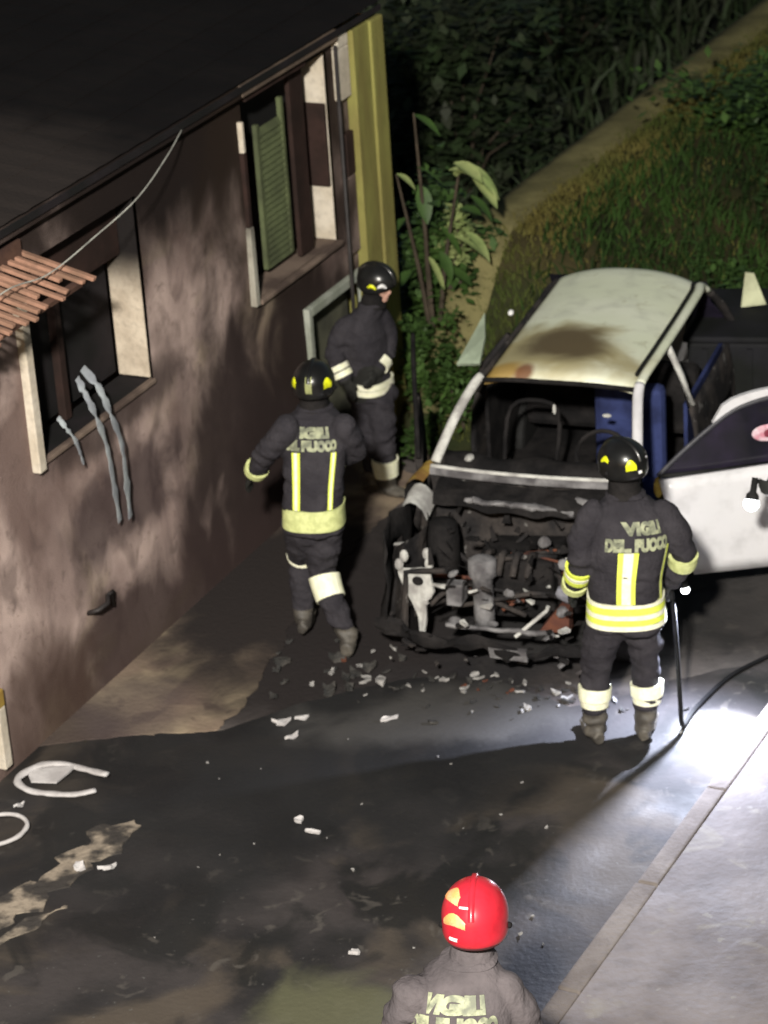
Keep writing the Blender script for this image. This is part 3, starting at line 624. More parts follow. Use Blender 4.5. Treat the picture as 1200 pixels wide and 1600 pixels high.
# wheels
for u, v, mt in ((-.68, -.55, M_char), (.68, -.55, M_char), (-.68, 2.05, M_rubber), (.68, 2.05, M_rubber)):
    sx = 1 if u > 0 else -1
    wh = P('wheel', MB().tube([(u - .08*sx, v, .27), (u-.07*sx, v, .27), (u + .07*sx, v, .27), (u + .08*sx, v, .27)], [.24, .27, .27, .24], 28), mt, smooth=False)
    P('rim', MB().tube([(u + .06*sx, v, .27), (u + .084*sx, v, .27)], [.17, .15], 20), M_ash, wh)
# interior
for u in (-.33, .33):
    mt = M_blue if u > 0 else M_dark
    if u < 0:
        P('seat_frame', MB().tube(bez([(u-.17, .95, .4), (u-.17, 1.15, .80), (u, 1.18, .88), (u+.17, 1.15, .80), (u+.17, .95, .4)], 14), .016, 6), M_char, smooth=True); continue
    s = P('seat', MB().ell((u, .85, .42), (.24, .27, .10)), mt, smooth=True)
    P('seat_back', MB().box(u-.23, u+.23, 1.03, 1.17, .42, 1.08), mt, s, bevel=.05)
    P('headrest', MB().ell((u, 1.17, 1.14), (.12, .05, .08)), mt, s, True)
P('rear_bench', MB().box(-.6, .6, 1.85, 2.0, .4, .9), M_char, bevel=.05)
P('tailgate', MB().grid([[(u, 2.62 + .05*(1-(u/.7)**2), z) for u in np.linspace(-.7, .7, 12)] for z in np.linspace(.3, .95, 6)]), M_white, smooth=True)
P('rear_window', MB().grid([[(u*(1 if z < 1 else .85), 2.62 - (z-.95)*.6, z) for u in np.linspace(-.65, .65, 8)] for z in (.95, 1.12, 1.30)]), M_glass)
db = P('dashboard', MB().tube([(u, .16, .82 + .02*math.sin(u*9)) for u in np.linspace(-.62, .62, 20)], [(.12, .09)]*20, 10), M_char, smooth=True); crumple(db, .06, 5)
P('steering_wheel', MB().tube([(.33 + .17*math.cos(a), .38 + .05*math.sin(a), .88 + .15*math.sin(a)) for a in np.linspace(0, 6.283, 24)], .014, 6, False), M_char)
for p, r in (((-.45, .10, .93), (.03, .05, .02)), ((.30, .62, 1.05), (.03, .02, .012)), ((-.02, .55, 1.10), (.012, .012, .035)), ((.50, .55, .96), (.02, .02, .015)), ((.30, .43, 1.335), (.025, .012, .012))):
    P('melted_fitting', MB().ell(p, r, 8, 6), M_ashlt)
m = MB()
# side doors; local frame: hinge at origin, x along the door, y = outward normal away
def door(hinge, ang, sx, mt, nm):
    dr_ = P(nm, MB(), mt); bm = bmesh.new()
    m = MB(); n = 14; rows = []
    for k in range(9):
        z = .28 + (.92-.28)*k/8; t = k/8
        x0 = .10 + .02 - .0 + (.10*(1-t)**1.6) - .10*t; rise = .0
        rows.append([(x0 + (1.02 - x0)*i/n, -.03*math.sin(math.pi*(.15+.75*t)), z + (.045*(i/n))*t - .02*(1-t)*0) for i in range(n+1)])
    m.grid(rows); me = m.mesh('door'); dr_.data = me; me.materials.append(mt)
    me.polygons.foreach_set('use_smooth', [True]*len(me.polygons))
    s = dr_.modifiers.new('s', 'SOLIDIFY'); s.thickness = .045; s.offset = -1 if sx < 0 else 1
    dr_.location = hinge; dr_.rotation_euler = (0, 0, ang)
    return dr_
OD = door((.745, .02, 0), R(20) + R(5), 1, M_white, 'door')
fr_path = bez([(.02, .01, .93), (.16, .012, 1.06), (.32, .014, 1.19), (.46, .015, 1.29), (.60, .016, 1.345), (.78, .016, 1.375), (.98, .016, 1.385)], 28)
MB().tube(fr_path, [(.014, .016)]*29, 8).build('window_frame', mat('dark_frame', (.05, .05, .06), None, .5, 8), OD, True)
# white top rail of the door frame, pointed at its front end
m = MB(); top = []
for i in range(12):
    t = i/11; x = .36 + .66*t; z0 = 1.245 + .165*min(1, t*1.6)**.7 if t < .0 else None
    fx = x; zz = np.interp(fx, [p.x for p in fr_path], [p.z for p in fr_path]) + .022
    h = [0.0, .06, .062, .055, .05, .046, .042, .04, .038, .036, .035, .035][i]
    top.append((x, zz, h))
rows = [[(x, yy, z + h*hh) for (x, z, h) in top] for yy, hh in ((.034, 0), (.034, 1), (.0, 1), (.0, 0), (.034, 0))]
m.grid(rows); m.build('top_rail', M_white, OD)
MB().add([(.04, .02, .925)] + [(p.x, .022, p.z) for p in fr_path[1:]] + [(.98, .022, .955)], [tuple(range(30))]).build('window_glass', M_glass, OD)
box('window_seal', M_rubber, OD, .03, 1.0, -.012, .004, .925, .945)
box('rear_frame', M_white, OD, .985, 1.02, .0, .034, .95, 1.385, .005)
box('door_handle', M_rubber, OD, .86, .97, -.055, -.03, .80, .83, .006)
MB().ell((.02, .0, .86), (.03, .025, .07), 10, 8).build('scorched_corner', M_yel, OD, True)
MB().ell((.70, .012, 1.14), (.10, .004, .055), 16, 8).build('painted_reflection', mat('red_white_reflection', (.55, .22, .28), (.7, .6, .65), .4, 14), OD, True)  # reflection in the window glass, painted as a red and white disc
MB().ell((.70, .006, 1.14), (.025, .004, .03), 10, 6).build('reflection_core', mat('dark_red', (.2, .03, .05), None, .4, 5), OD, True)
LD = door((-.745, .02, 0), R(108), -1, M_burnt, 'door')
MB().tube(fr_path, [(.016, .018)]*29, 8).build('window_frame', M_char, LD, True)
MB().add([(-.80, 1.02, 1.17), (-.63, .97, 1.20), (-.63, 1.12, 1.33), (-.685, 1.31, 1.42), (-.80, 1.03, 1.15), (-.63, .99, 1.18), (-.63, 1.14, 1.31), (-.685, 1.33, 1.40)], [(0, 1, 2, 3), (4, 7, 6, 5), (0, 4, 5, 1), (1, 5, 6, 2), (2, 6, 7, 3), (3, 7, 4, 0)]).build('bent_frame_piece', mat('greenish_white_paint', (.40, .48, .36), None, .5, 4), car)
MB().ell((-.56, 1.49, 1.36), (.02, .03, .02), 8, 6).build('aerial_base', M_wht, car)

# ---------------------------------------------------------------- firefighters
def smoothpath(pts, n):
    return bez(pts, n)
class Limb:
    def __init__(s, pts, rad, n=20):
        s.p = bez(pts, n); k = len(pts); s.n = n
        s.r = [np.interp(i/n*(k-1), range(k), rad) for i in range(n+1)]
    def ring(s, t, off=0, m=14):
        f = t*s.n; i = min(int(f), s.n-1); u = f-i; c = s.p[i].lerp(s.p[i+1], u); r = s.r[i]*(1-u)+s.r[i+1]*u + off
        d = (s.p[min(i+1, s.n)] - s.p[max(i-1, 0)]).normalized(); rf = Vector((0, 1, 0)) if abs(d.y) < .8 else Vector((1, 0, 0))
        a = d.cross(rf).normalized(); b = a.cross(d)
        return [c + a*r*math.cos(6.28318*j/m) + b*r*math.sin(6.28318*j/m) for j in range(m)]
    def mesh(s, mb):
        rows = [s.ring(i/s.n) for i in range(s.n+1)]; b = len(mb.v); mb.grid(rows, True)
        mb.f.append(tuple(b+j for j in range(14))[::-1]); e = b + s.n*14; mb.f.append(tuple(e+j for j in range(14)))
        mb.ell(s.p[0], (s.r[0],)*3, 12, 8); mb.ell(s.p[-1], (s.r[-1],)*3, 12, 8)
    def band(s, t0, t1, off=.008, rows_n=4):
        rows = [s.ring(t0, -.01, 20)] + [s.ring(t0+(t1-t0)*i/rows_n, off, 20) for i in range(rows_n+1)] + [s.ring(t1, -.01, 20)]
        return MB().grid(rows, True)
class Torso:
    # sections: (centre, rx, ry); yaw: facing direction measured from +y clockwise
    def __init__(s, secs, yaw):
        s.s = secs; s.R = Vector((math.cos(yaw), -math.sin(yaw), 0)); s.F = Vector((math.sin(yaw), math.cos(yaw), 0)); s.k = len(secs)
        s.c = bez([q[0] for q in secs], 40); s.rx = [np.interp(i/40*(s.k-1), range(s.k), [q[1] for q in secs]) for i in range(41)]
        s.ry = [np.interp(i/40*(s.k-1), range(s.k), [q[2] for q in secs]) for i in range(41)]
    def pt(s, t, a, off=0):
        f = max(0, min(.9999, t))*40; i = int(f); u = f-i; c = s.c[i].lerp(s.c[i+1], u)
        rx = s.rx[i]*(1-u)+s.rx[i+1]*u + off; ry = s.ry[i]*(1-u)+s.ry[i+1]*u + off
        ca, sa = math.cos(a), math.sin(a); e = .78
        return c + s.R*rx*math.copysign(abs(ca)**e, ca) + s.F*ry*math.copysign(abs(sa)**e, sa)
    def tz(s, z):
        zz = [c.z for c in s.c]; return float(np.interp(z, zz, np.arange(41)/40))
    def mesh(s, mb):
        rows = [[s.pt(i/40, 6.28318*j/28) for j in range(28)] for i in range(41)]; b = len(mb.v); mb.grid(rows, True)
        mb.f.append(tuple(b+j for j in range(28))[::-1]); e = b+40*28; mb.f.append(tuple(e+j for j in range(28)))
    def band(s, t0, t1, off=.012, a0=0, a1=360, n=40):
        full = abs(a1-a0) >= 360; A = [R(a0 + (a1-a0)*j/n) for j in range(n + (0 if full else 1))]
        rows = [[s.pt(t0, a, -.02) for a in A]] + [[s.pt(t0+(t1-t0)*i/6, a, off) for a in A] for i in range(7)] + [[s.pt(t1, a, -.02) for a in A]]
        if not full:
            for r_ in rows: pass
        return MB().grid(rows, full)
def helm_pt(az, el, off, rx, ry, rz):
    # az 0 = front (+y), el -40..90 degrees
    ce, se = math.cos(el), math.sin(el); k = 1 + .10*max(0, -math.sin(el) - .12)
    flare = .012*max(0, min(1, (-el - .25)*3))
    x = (rx+off)*ce*math.sin(az)*k; y = (ry+off)*ce*math.cos(az)*k; z = (rz+off)*se
    l = math.hypot(x, y) + 1e-9
    return Vector((x + x/l*flare, y + y/l*flare, z))
def helmet(root, c, yaw, tilt, size, shell, patches, crest=True, roll_=0):
    rx, ry, rz = size
    Mx = Matrix.Translation(c) @ Matrix.Rotation(-yaw, 4, 'Z') @ Matrix.Rotation(tilt, 4, 'X') @ Matrix.Rotation(roll_, 4, 'Y')
    hb = MB(); rows = []
    for i in range(15):
        row = []
        for j in range(36):
            az = 6.28318*j/36; front = math.cos(az); lo = R(-46 + 34*max(0, front))
            el = R(88) + (lo - R(88))*i/14; row.append(Mx @ helm_pt(az, el, 0, rx, ry, rz))
        rows.append(row)
    hb.grid(rows, True); hb.f.append(tuple(range(36))); rim = rows[-1] + rows[-1][:1]
    h = hb.build('helmet', shell, root, True); sm = h.modifiers.new('s', 'SOLIDIFY'); sm.thickness = .008; sm.offset = 1
    MB().tube(rim, .008, 6, False).build('rim', M_char, h, True)
    for q in (-1, 1): MB().ell(Mx @ helm_pt(R(90*q), R(-18), .010, rx, ry, rz), (.014, .014, .014), 10, 6).build('bolt', M_char, h, True)
    if crest:
        rows = []
        for i in range(19):
            el = R(0 + 170*i/18); az = 0
            q = helm_pt(0 if el < R(90) else math.pi, el if el < R(90) else math.pi-el, 0, rx, ry, rz); q2 = q.normalized()
            wd = .016
            rows.append([Mx @ (q + Vector((-wd, 0, 0))), Mx @ (q + q2*.018 + Vector((-wd*.6, 0, 0))), Mx @ (q + q2*.018 + Vector((wd*.6, 0, 0))), Mx @ (q + Vector((wd, 0, 0)))])
        MB().grid(rows).build('crest', shell, h, True)
    for (a0, a1, e0, e1, mt, nm, sh) in patches:
        rows = []
        for i in range(9):
            t = i/8; aa = a0 + (a1-a0)*t
            wv = math.sin(math.pi*(.12+.76*t))**.6 if sh else 1
            em = (e0+e1)/2 + (sh*8*math.sin(t*3.14) if sh else 0); hh = (e1-e0)/2*wv
            rows.append([Mx @ helm_pt(R(aa), R(em - hh + 2*hh*k/4), .0115 if k not in (0, 4) else .004, rx, ry, rz) for k in range(5)])
        MB().grid(rows).build(nm, mt, h, True)
    return h, Mx
def hand(mb, wrist, d, side_, curl=.6, up=(0, 0, 1)):
    """palm and five separate bent fingers; d: pointing direction, side_: direction of the thumb"""
    d = Vector(d).normalized(); s = Vector(side_); s = (s - d*s.dot(d)).normalized(); n = d.cross(s)
    w_ = Vector(wrist)
    mb.tube([w_ - d*.02, w_ + d*.03, w_ + d*.075, w_ + d*.095], [(.030, .026), (.044, .022), (.046, .020), (.040, .016)], 12, True, tuple(n))
    for k, (o, l) in enumerate(((.034, .072), (.012, .082), (-.011, .076), (-.033, .060))):
        b = w_ + d*.085 + s*o; p = [b]; dirv = d.copy()
        for q in range(3):
            dirv = (dirv + n*curl*.55).normalized(); p.append(p[-1] + dirv*l*(.42, .32, .26)[q])
        mb.tube(p, [.0125, .012, .011, .009], 8, True, tuple(s)); mb.ell(p[-1], (.009,)*3, 8, 6)
    b = w_ + d*.03 + s*.035; mb.tube([b, b + (s*.8+d*.6).normalized()*.035, b + (s*.8+d*.6).normalized()*.035 + (d + n*curl*.5).normalized()*.035], [.015, .0135, .011], 8, True, tuple(n))
def person(name, base, label, torso, yaw, arms, legs, head, head_yaw, tilt, jacket=M_jacket, toe=None, gloved=True, hand_dirs=None, scale=1.0):
    root = empty(name, base, 0, label, 'person')
    mb = MB(); T = Torso(torso, yaw); T.mesh(mb)
    AL = [Limb(a, (.088, .082, .070, .060) if len(a) == 4 else (.088, .072, .055)) for a in arms]
    LL = [Limb(l, (.118, .105, .088, .080, .062) if len(l) == 5 else (.115, .092, .066)) for l in legs]
    for l in AL + LL: l.mesh(mb)
    # hips
    c = (Vector(legs[0][0]) + Vector(legs[1][0]))/2; mb.ell(c + Vector((0, 0, .02)), (.185, .135, .15), 20, 12)
    hc = Vector(head); nk = Vector(torso[-1][0])
    mb.tube([nk - Vector((0, 0, .06)), nk + (hc-nk)*.35, hc - Vector((0, 0, .02))], [.085, .062, .055], 12)
    Hm = Matrix.Rotation(-head_yaw, 4, 'Z') @ Matrix.Rotation(tilt, 4, 'X')
    mb.ell(hc, (.076, .095, .118), 20, 14, Hm)
    f = Hm @ Vector((0, 1, 0)); f.z = 0 if False else f.z; upv = Hm @ Vector((0, 0, 1)); rt = Hm @ Vector((1, 0, 0))
    mb.ell(hc + f*.055 - upv*.085, (.045, .04, .035), 10, 8)           # chin
    mb.ell(hc + f*.098 - upv*.018, (.013, .022, .024), 8, 6, Hm)       # nose
    mb.ell(hc + f*.088 - upv*.055, (.026, .014, .009), 8, 6, Hm)       # mouth
    for q in (-1, 1): mb.ell(hc + rt*q*.078 - upv*.01, (.012, .018, .03), 8, 6, Hm)
    hands = []
    for k, a in enumerate(arms):
        w_ = Vector(a[-1]); d = (w_ - Vector(a[-2])).normalized() if not (hand_dirs and hand_dirs[k]) else Vector(hand_dirs[k]).normalized()
        hand(mb, w_ + d*.03, d, T.F if abs(d.z) > .5 else (0, 0, 1), .6); hands.append(w_ + d*.13)
    for k, l in enumerate(legs):
        a = Vector(l[-1]); t_ = (toe[k] if toe else T.F); t_ = Vector(t_).normalized()
        mb.tube([a + Vector((0, 0, .04)), Vector((a.x, a.y, a.z-.05))], [.062, .064], 12)
        z = a.z - .055
        mb.tube([Vector((a.x, a.y, z)) - t_*.085, Vector((a.x, a.y, z)) - t_*.02, Vector((a.x, a.y, z)) + t_*.08, Vector((a.x, a.y, z-.005)) + t_*.17, Vector((a.x, a.y, z-.012)) + t_*.20], [(.038, .04), (.05, .05), (.052, .045), (.045, .034), (.022, .018)], 12)
    me = mb.mesh('tmp'); tmp = bpy.data.objects.new('tmp', me); C.objects.link(tmp)
    rm = tmp.modifiers.new('r', 'REMESH'); rm.mode = 'VOXEL'; rm.voxel_size = .0095; rm.adaptivity = 0
    sm = tmp.modifiers.new('s', 'SMOOTH'); sm.iterations = 3; sm.factor = .5
    dg = bpy.context.evaluated_depsgraph_get(); ev = tmp.evaluated_get(dg); nm = bpy.data.meshes.new_from_object(ev)
    bpy.data.objects.remove(tmp)
    n = len(nm.vertices); co = np.empty(n*3, 'f'); nm.vertices.foreach_get('co', co); co = co.reshape(-1, 3)
    no = np.empty(n*3, 'f'); nm.vertices.foreach_get('normal', no); no = no.reshape(-1, 3)
    hv = np.array([tuple(h_) for h_ in hands]); hcv = np.array(tuple(hc))
    dh = np.min(np.linalg.norm(co[:, None]-hv[None], axis=2), axis=1); dhead = np.linalg.norm(co-hcv, axis=1)
    for i in range(n):
        if dh[i] < .13 or dhead[i] < .17: continue
        p = co[i]; w1_ = noise.noise(Vector((p[0]*4, p[1]*4, p[2]*4)))*.6; a = noise.noise(Vector((p[0]*6, p[1]*6, p[2]*15 + w1_*3))) + .7*(1-abs(2*noise.noise(Vector((p[0]*10+3, p[1]*10, p[2]*17 + p[0]*8)))))*.5 - .2
        co[i] += no[i]*(.020 if not (1.12 < p[2] < 1.48 and abs(p[0]-nk[0]) < .2) else .005)*a
    nm.vertices.foreach_set('co', co.ravel())
    for m_ in (jacket, M_glove if gloved else M_skin, M_boot, M_skin): nm.materials.append(m_)
    nf = len(nm.polygons); ce = np.empty(nf*3, 'f'); nm.polygons.foreach_get('center', ce); ce = ce.reshape(-1, 3)
    mi = np.zeros(nf, 'i'); d1 = np.min(np.linalg.norm(ce[:, None]-hv[None], axis=2), axis=1); mi[d1 < .125] = 1
    mi[ce[:, 2] < .20] = 2; mi[np.linalg.norm(ce-hcv, axis=1) < .135] = 3
    nm.polygons.foreach_set('material_index', mi); nm.polygons.foreach_set('use_smooth', [True]*nf); nm.update()
    body = bpy.data.objects.new('body', nm); C.objects.link(body); body.parent = root
    T.band(.93, .995, .016).build('collar', jacket, root)
    MB().tube([nk - Vector((0, 0, .03)), nk + (hc-nk)*.35, nk + (hc-nk)*.75 - f*.01], [.098, .086, .088], 20, False).build('neck_guard', M_char if jacket is M_jacket else jacket, root, True)
    for q in (-1, 1): MB().ell(hc + f*.088 + rt*q*.03 + upv*.012, (.012, .008, .008), 8, 6).build('eye', M_char, root, True)
    return root, T, AL, LL, Hm, hc
def text_on(root, T, body, t_mid, amid, hgt, mt, wid=None, thick=.007):
    cu = bpy.data.curves.new('txt', 'FONT'); cu.body = body; cu.size = hgt*1.35; cu.align_x = 'CENTER'; cu.align_y = 'CENTER'; cu.extrude = .001; cu.offset = thick
    o = bpy.data.objects.new('txt', cu); C.objects.link(o); dg = bpy.context.evaluated_depsgraph_get(); me = bpy.data.meshes.new_from_object(o.evaluated_get(dg)); bpy.data.objects.remove(o)
    xs_ = [v.co.x for v in me.vertices]; wn = max(xs_) - min(xs_); k = (wid/wn) if wid else 1
    zspan = (T.c[-1]-T.c[0]).length
    for v in me.vertices:
        a = R(amid) + v.co.x*k/.20; q = T.pt(T.tz(t_mid + v.co.y), a, .009 + v.co.z); v.co = q
    link('lettering', me, mt, root); return
# --- 1: walking along the wall, arm stretched to the left (seen from behind)
r1, T1, A1, L1, H1, hc1 = person('person', (-.43, 15.03, 0), 'firefighter walking by the sooty wall with left arm stretched out, seen from behind',
    [((.005, -.03, .79), .18, .15), ((.01, -.02, .92), .175, .145), ((.025, .02, 1.10), .18, .145), ((.045, .07, 1.30), .20, .15), ((.05, .10, 1.42), .195, .125), ((.06, .13, 1.49), .13, .09), ((.06, .15, 1.53), .07, .07)], R(12),
    [[(-.12, .02, 1.43), (-.20, .05, 1.33), (-.27, .11, 1.22), (-.335, .20, 1.09)], [(.225, .02, 1.41), (.265, .10, 1.28), (.26, .18, 1.17), (.12, .32, 1.10)]],
    [[(-.07, 0, .80), (-.075, .10, .64), (-.09, .20, .50), (-.10, .14, .32), (-.11, .10, .15)], [(.07, 0, .80), (.05, .0, .64), (.035, .02, .49), (.075, -.10, .34), (.16, -.18, .13)]],
    (.065, .16, 1.63), R(12), R(-8))
T1.band(.06, .21, .012).build('hem_band', M_limedim, r1)
def vstrip(T, root, t0, t1, a0, a1, lime, silver, off=.008):
    d = a1 - a0
    T.band(t0, t1, off, a0, a0+d*.3, 6).build('lime_strip', lime, root); T.band(t0, t1, off+.001, a0+d*.3, a0+d*.7, 6).build('silver_strip', silver, root); T.band(t0, t1, off, a0+d*.7, a1, 6).build('lime_strip', lime, root)
vstrip(T1, r1, .215, T1.tz(1.305), 243, 258, M_lime, M_silver); vstrip(T1, r1, .215, T1.tz(1.305), 302, 314, M_lime, M_silver)
text_on(r1, T1, 'VIGILI', 1.415, 272, .050, M_textp, .20); text_on(r1, T1, 'DEL FUOCO', 1.345, 272, .052, M_textp, .29)
A1[0].band(.90, .98, .012).build('cuff_band', M_limedim, r1); A1[1].band(.86, .97, .012).build('cuff_band', M_silver, r1)
L1[1].band(.56, .74, .012).build('leg_band', M_cream, r1); L1[0].band(.47, .50, .008).build('leg_band', M_silver, r1)
helmet(r1, hc1 + Vector((0, 0, .045)), R(12), R(-6), (.118, .142, .118), M_helm, [(222, 250, -22, 18, M_fluo, 'reflective_patch', 1), (110, 138, -22, 18, M_fluo, 'reflective_patch', 1), (171, 189, -28, 40, mat('olive_stripe', (.30, .32, .14), None, .5, 9), 'rear_stripe', 0)])
# --- 2: standing in front of the low doorway, in profile
r2, T2, A2, L2, H2, hc2 = person('person', (.04, 17.2, 0), 'firefighter standing before the low doorway, turned to the right, face partly visible',
    [((-.07, .0, .82), .16, .13), ((-.07, .0, .95), .16, .135), ((-.09, 0, 1.12), .165, .14), ((-.10, .0, 1.30), .19, .145), ((-.085, .0, 1.44), .18, .12), ((-.04, -.01, 1.52), .12, .09), ((-.02, -.01, 1.57), .07, .07)], R(125),
    [[(-.21, -.06, 1.41), (-.285, -.07, 1.29), (-.32, -.09, 1.18), (-.26, -.14, 1.03)], [(.02, .06, 1.41), (.06, .09, 1.28), (.06, .06, 1.15), (-.02, -.10, 1.06)]],
    [[(-.12, .02, .80), (-.12, 0, .66), (-.12, -.02, .50), (-.10, .02, .28), (-.11, .04, .11)], [(-.02, -.04, .80), (-.01, -.06, .66), (.0, -.08, .50), (-.01, -.06, .28), (.0, -.06, .11)]],
    (.02, -.02, 1.69), R(122), R(-12)); r2.scale = (.93, .93, .90)
T2.band(.06, .115, .010).build('hem_band', M_silver, r2); T2.band(.125, .175, .010).build('hem_band', M_silver, r2)
A2[0].band(.80, .88, .012).build('cuff_band', M_silver, r2); A2[0].band(.90, .98, .012).build('cuff_band', M_cream, r2); A2[1].band(.85, .96, .012).build('cuff_band', M_silver, r2)
L2[1].band(.70, .90, .02).build('leg_band', M_cream, r2)
helmet(r2, hc2 + Vector((0, .0, .055)), R(122), R(-8), (.118, .142, .118), M_helm, [(35, 62, -16, 2, M_wht, 'front_plate', 1), (66, 92, -22, -4, M_fluo, 'reflective_patch', 1)])
# --- 3: back to the camera in front of the open car door
r3, T3, A3, L3, H3, hc3 = person('person', (1.23, 13.59, 0), 'firefighter standing legs apart before the open car door, back turned, holding a hose',
    [((.075, .0, .74), .215, .165), ((.075, .0, .88), .205, .16), ((.08, .0, 1.06), .20, .16), ((.10, .02, 1.24), .225, .16), ((.105, .03, 1.38), .215, .135), ((.10, .05, 1.47), .13, .095), ((.09, .05, 1.53), .07, .07)], R(8),
    [[(-.09, .02, 1.40), (-.155, .0, 1.26), (-.17, .0, 1.12), (-.20, .12, .93)], [(.30, .02, 1.38), (.375, .0, 1.24), (.40, .02, 1.10), (.35, .12, .93)]],
    [[(-.03, 0, .78), (-.07, .01, .62), (-.10, .02, .48), (-.115, .0, .30), (-.12, -.01, .11)], [(.16, 0, .78), (.17, .01, .62), (.175, .02, .48), (.18, .0, .30), (.17, -.01, .11)]],
    (.085, .06, 1.66), R(-38), R(-12), toe=[(-.25, .97, 0), (.3, .95, 0)])
for a, b, mt in ((.04, .075, M_silver), (.08, .115, M_lime), (.12, .150, M_silver), (.155, .19, M_lime), (.195, .215, M_silver)): T3.band(a, b, .012).build('hem_band', mt, r3)
vstrip(T3, r3, .22, T3.tz(1.235), 262, 281, M_lime, M_silver); vstrip(T3, r3, .22, T3.tz(1.25), 330, 341, M_limedim, M_lime)
text_on(r3, T3, 'VIGILI', 1.365, 292, .062, M_textp, .19); text_on(r3, T3, 'DEL FUOCO', 1.275, 288, .064, M_textp, .31)
for a, b, mt in ((.70, .745, M_lime), (.75, .79, M_silver), (.795, .84, M_lime)): A3[0].band(a, b, .014).build('cuff_band', mt, r3)
A3[0].band(.93, 1.0, .014).build('cuff_band', M_limedim, r3); A3[1].band(.60, .74, .012).build('cuff_band', M_limedim, r3)
for l in L3:
    l.band(.68, .78, .013).build('leg_band', M_cream, r3); l.band(.79, .835, .006).build('leg_band', M_silver, r3)
helmet(r3, hc3 + Vector((0, 0, .045)), R(-38), R(-6), (.118, .142, .118), M_helm, [(196, 222, -22, 16, M_fluo, 'reflective_patch', 1), (262, 285, 2, 22, M_fluo, 'reflective_patch', 1), (182, 192, -24, -12, M_wht, 'rear_plate', 0), (150, 160, 8, 15, M_wht, 'rear_plate', 0)])
# --- 4: red helmet in the foreground
r4, T4, A4, L4, H4, hc4 = person('person', (.26, 9.24, 0), 'firefighter in red helmet and faded grey jacket, cut by the lower edge',
    [((-.10, .0, .76), .20, .16), ((-.10, .0, .90), .20, .16), ((-.10, -.02, 1.08), .205, .165), ((-.095, -.01, 1.26), .22, .165), ((-.085, .02, 1.38), .21, .14), ((-.06, .05, 1.46), .14, .10), ((-.03, .08, 1.50), .075, .075)], R(10),
    [[(-.27, .0, 1.38), (-.335, -.02, 1.25), (-.35, .0, 1.10), (-.31, .18, .98)], [(.09, .0, 1.36), (.155, .0, 1.23), (.18, .04, 1.10), (.13, .2, 1.0)]],
    [[(-.19, 0, .80), (-.19, .02, .64), (-.19, .03, .48), (-.2, .0, .28), (-.2, -.01, .11)], [(-.01, 0, .80), (.0, .02, .64), (.0, .03, .48), (.01, .0, .28), (.01, -.01, .11)]],
    (-.005, .13, 1.60), R(8), R(-22), jacket=M_jacket4)
text_on(r4, T4, 'VIGILI', 1.385, 268, .056, M_textp, .22); text_on(r4, T4, 'DEL FUOCO', 1.31, 268, .058, M_textp, .32)
vstrip(T4, r4, .22, T4.tz(1.275), 243, 256, M_lime, M_silver); vstrip(T4, r4, .22, T4.tz(1.275), 292, 303, M_lime, M_silver)
T4.band(.06, .19, .020).build('hem_band', M_limedim, r4)
helmet(r4, hc4 + Vector((-.0, -.01, .06)), R(8), R(-14), (.128, .168, .142), M_helmred, [(208, 262, 20, 54, M_orange, 'reflective_patch', 1), (190, 238, -12, 14, M_orange, 'reflective_patch', 1), (176, 204, 27, 32, M_wht, 'white_stripe', 0), (206, 224, -28, -20, M_wht, 'rear_plate', 0)], crest=True)
# --- 5: at the right edge, only the arm with the lit torch reaches into the picture
tx, ty, tz = TORCH2
r5, T5, A5, L5, H5, hc5 = person('person', (2.72, 14.05, 0), 'firefighter at the right edge reaching in with a lit torch in the gloved hand',
    [((0, .0, .80), .19, .15), ((0, .0, .92), .19, .15), ((0, .0, 1.10), .19, .15), ((0, .0, 1.30), .215, .15), ((0, .0, 1.42), .205, .125), ((0, .0, 1.49), .13, .09), ((0, .0, 1.53), .07, .07)], R(-70),
    [[(-.05, -.20, 1.42), (-.14, -.18, 1.32), (-.24, -.08, 1.26), (-.44, .04, 1.25)], [(.05, .20, 1.42), (.08, .26, 1.28), (.06, .28, 1.12), (-.1, .3, 1.0)]],
    [[(0, -.09, .80), (0, -.09, .66), (0, -.09, .48), (0, -.09, .28), (0, -.09, .11)], [(0, .09, .80), (0, .09, .66), (0, .09, .48), (0, .09, .28), (0, .09, .11)]],
    (-.01, .0, 1.66), R(-80), R(-10))
T5.band(.06, .19, .020).build('hem_band', M_lime, r5); A5[0].band(.55, .7, .012).build('cuff_band', mat('green_cuff', (.10, .25, .10), None, .7, 9), r5)
helmet(r5, hc5 + Vector((0, 0, .045)), R(-80), R(-6), (.118, .142, .118), M_helm, [(222, 250, -22, 18, M_fluo, 'reflective_patch', 1)])
def torch(pos, target, label, k):
    tr = empty('torch', pos, 0, label, 'torch'); aim = (Vector(target) - Vector(pos)).normalized()
    MB().tube([-aim*.15, -aim*.07, -aim*.05, -aim*.004], [.019, .019, .028*k, .03*k], 16).build('handle', M_rubber, tr, True)
    MB().tube([-aim*.012, -aim*.006], .0305*k, 16).build('bezel', M_helm, tr, True)
    Q = aim.to_track_quat('Z', 'Y').to_matrix().to_4x4()
    MB().ell(-aim*.0, (.034*k,)*3, 16, 10, Q).build('lens', M_torchon, tr, True)
torch(TORCH2, (1.80, 13.62, 0), 'lit hand torch held over the street by the firefighter at the right edge', 1.3)
torch(TORCH, TAIM, 'lit torch pointed at the ground by the firefighter before the open car door', .75)

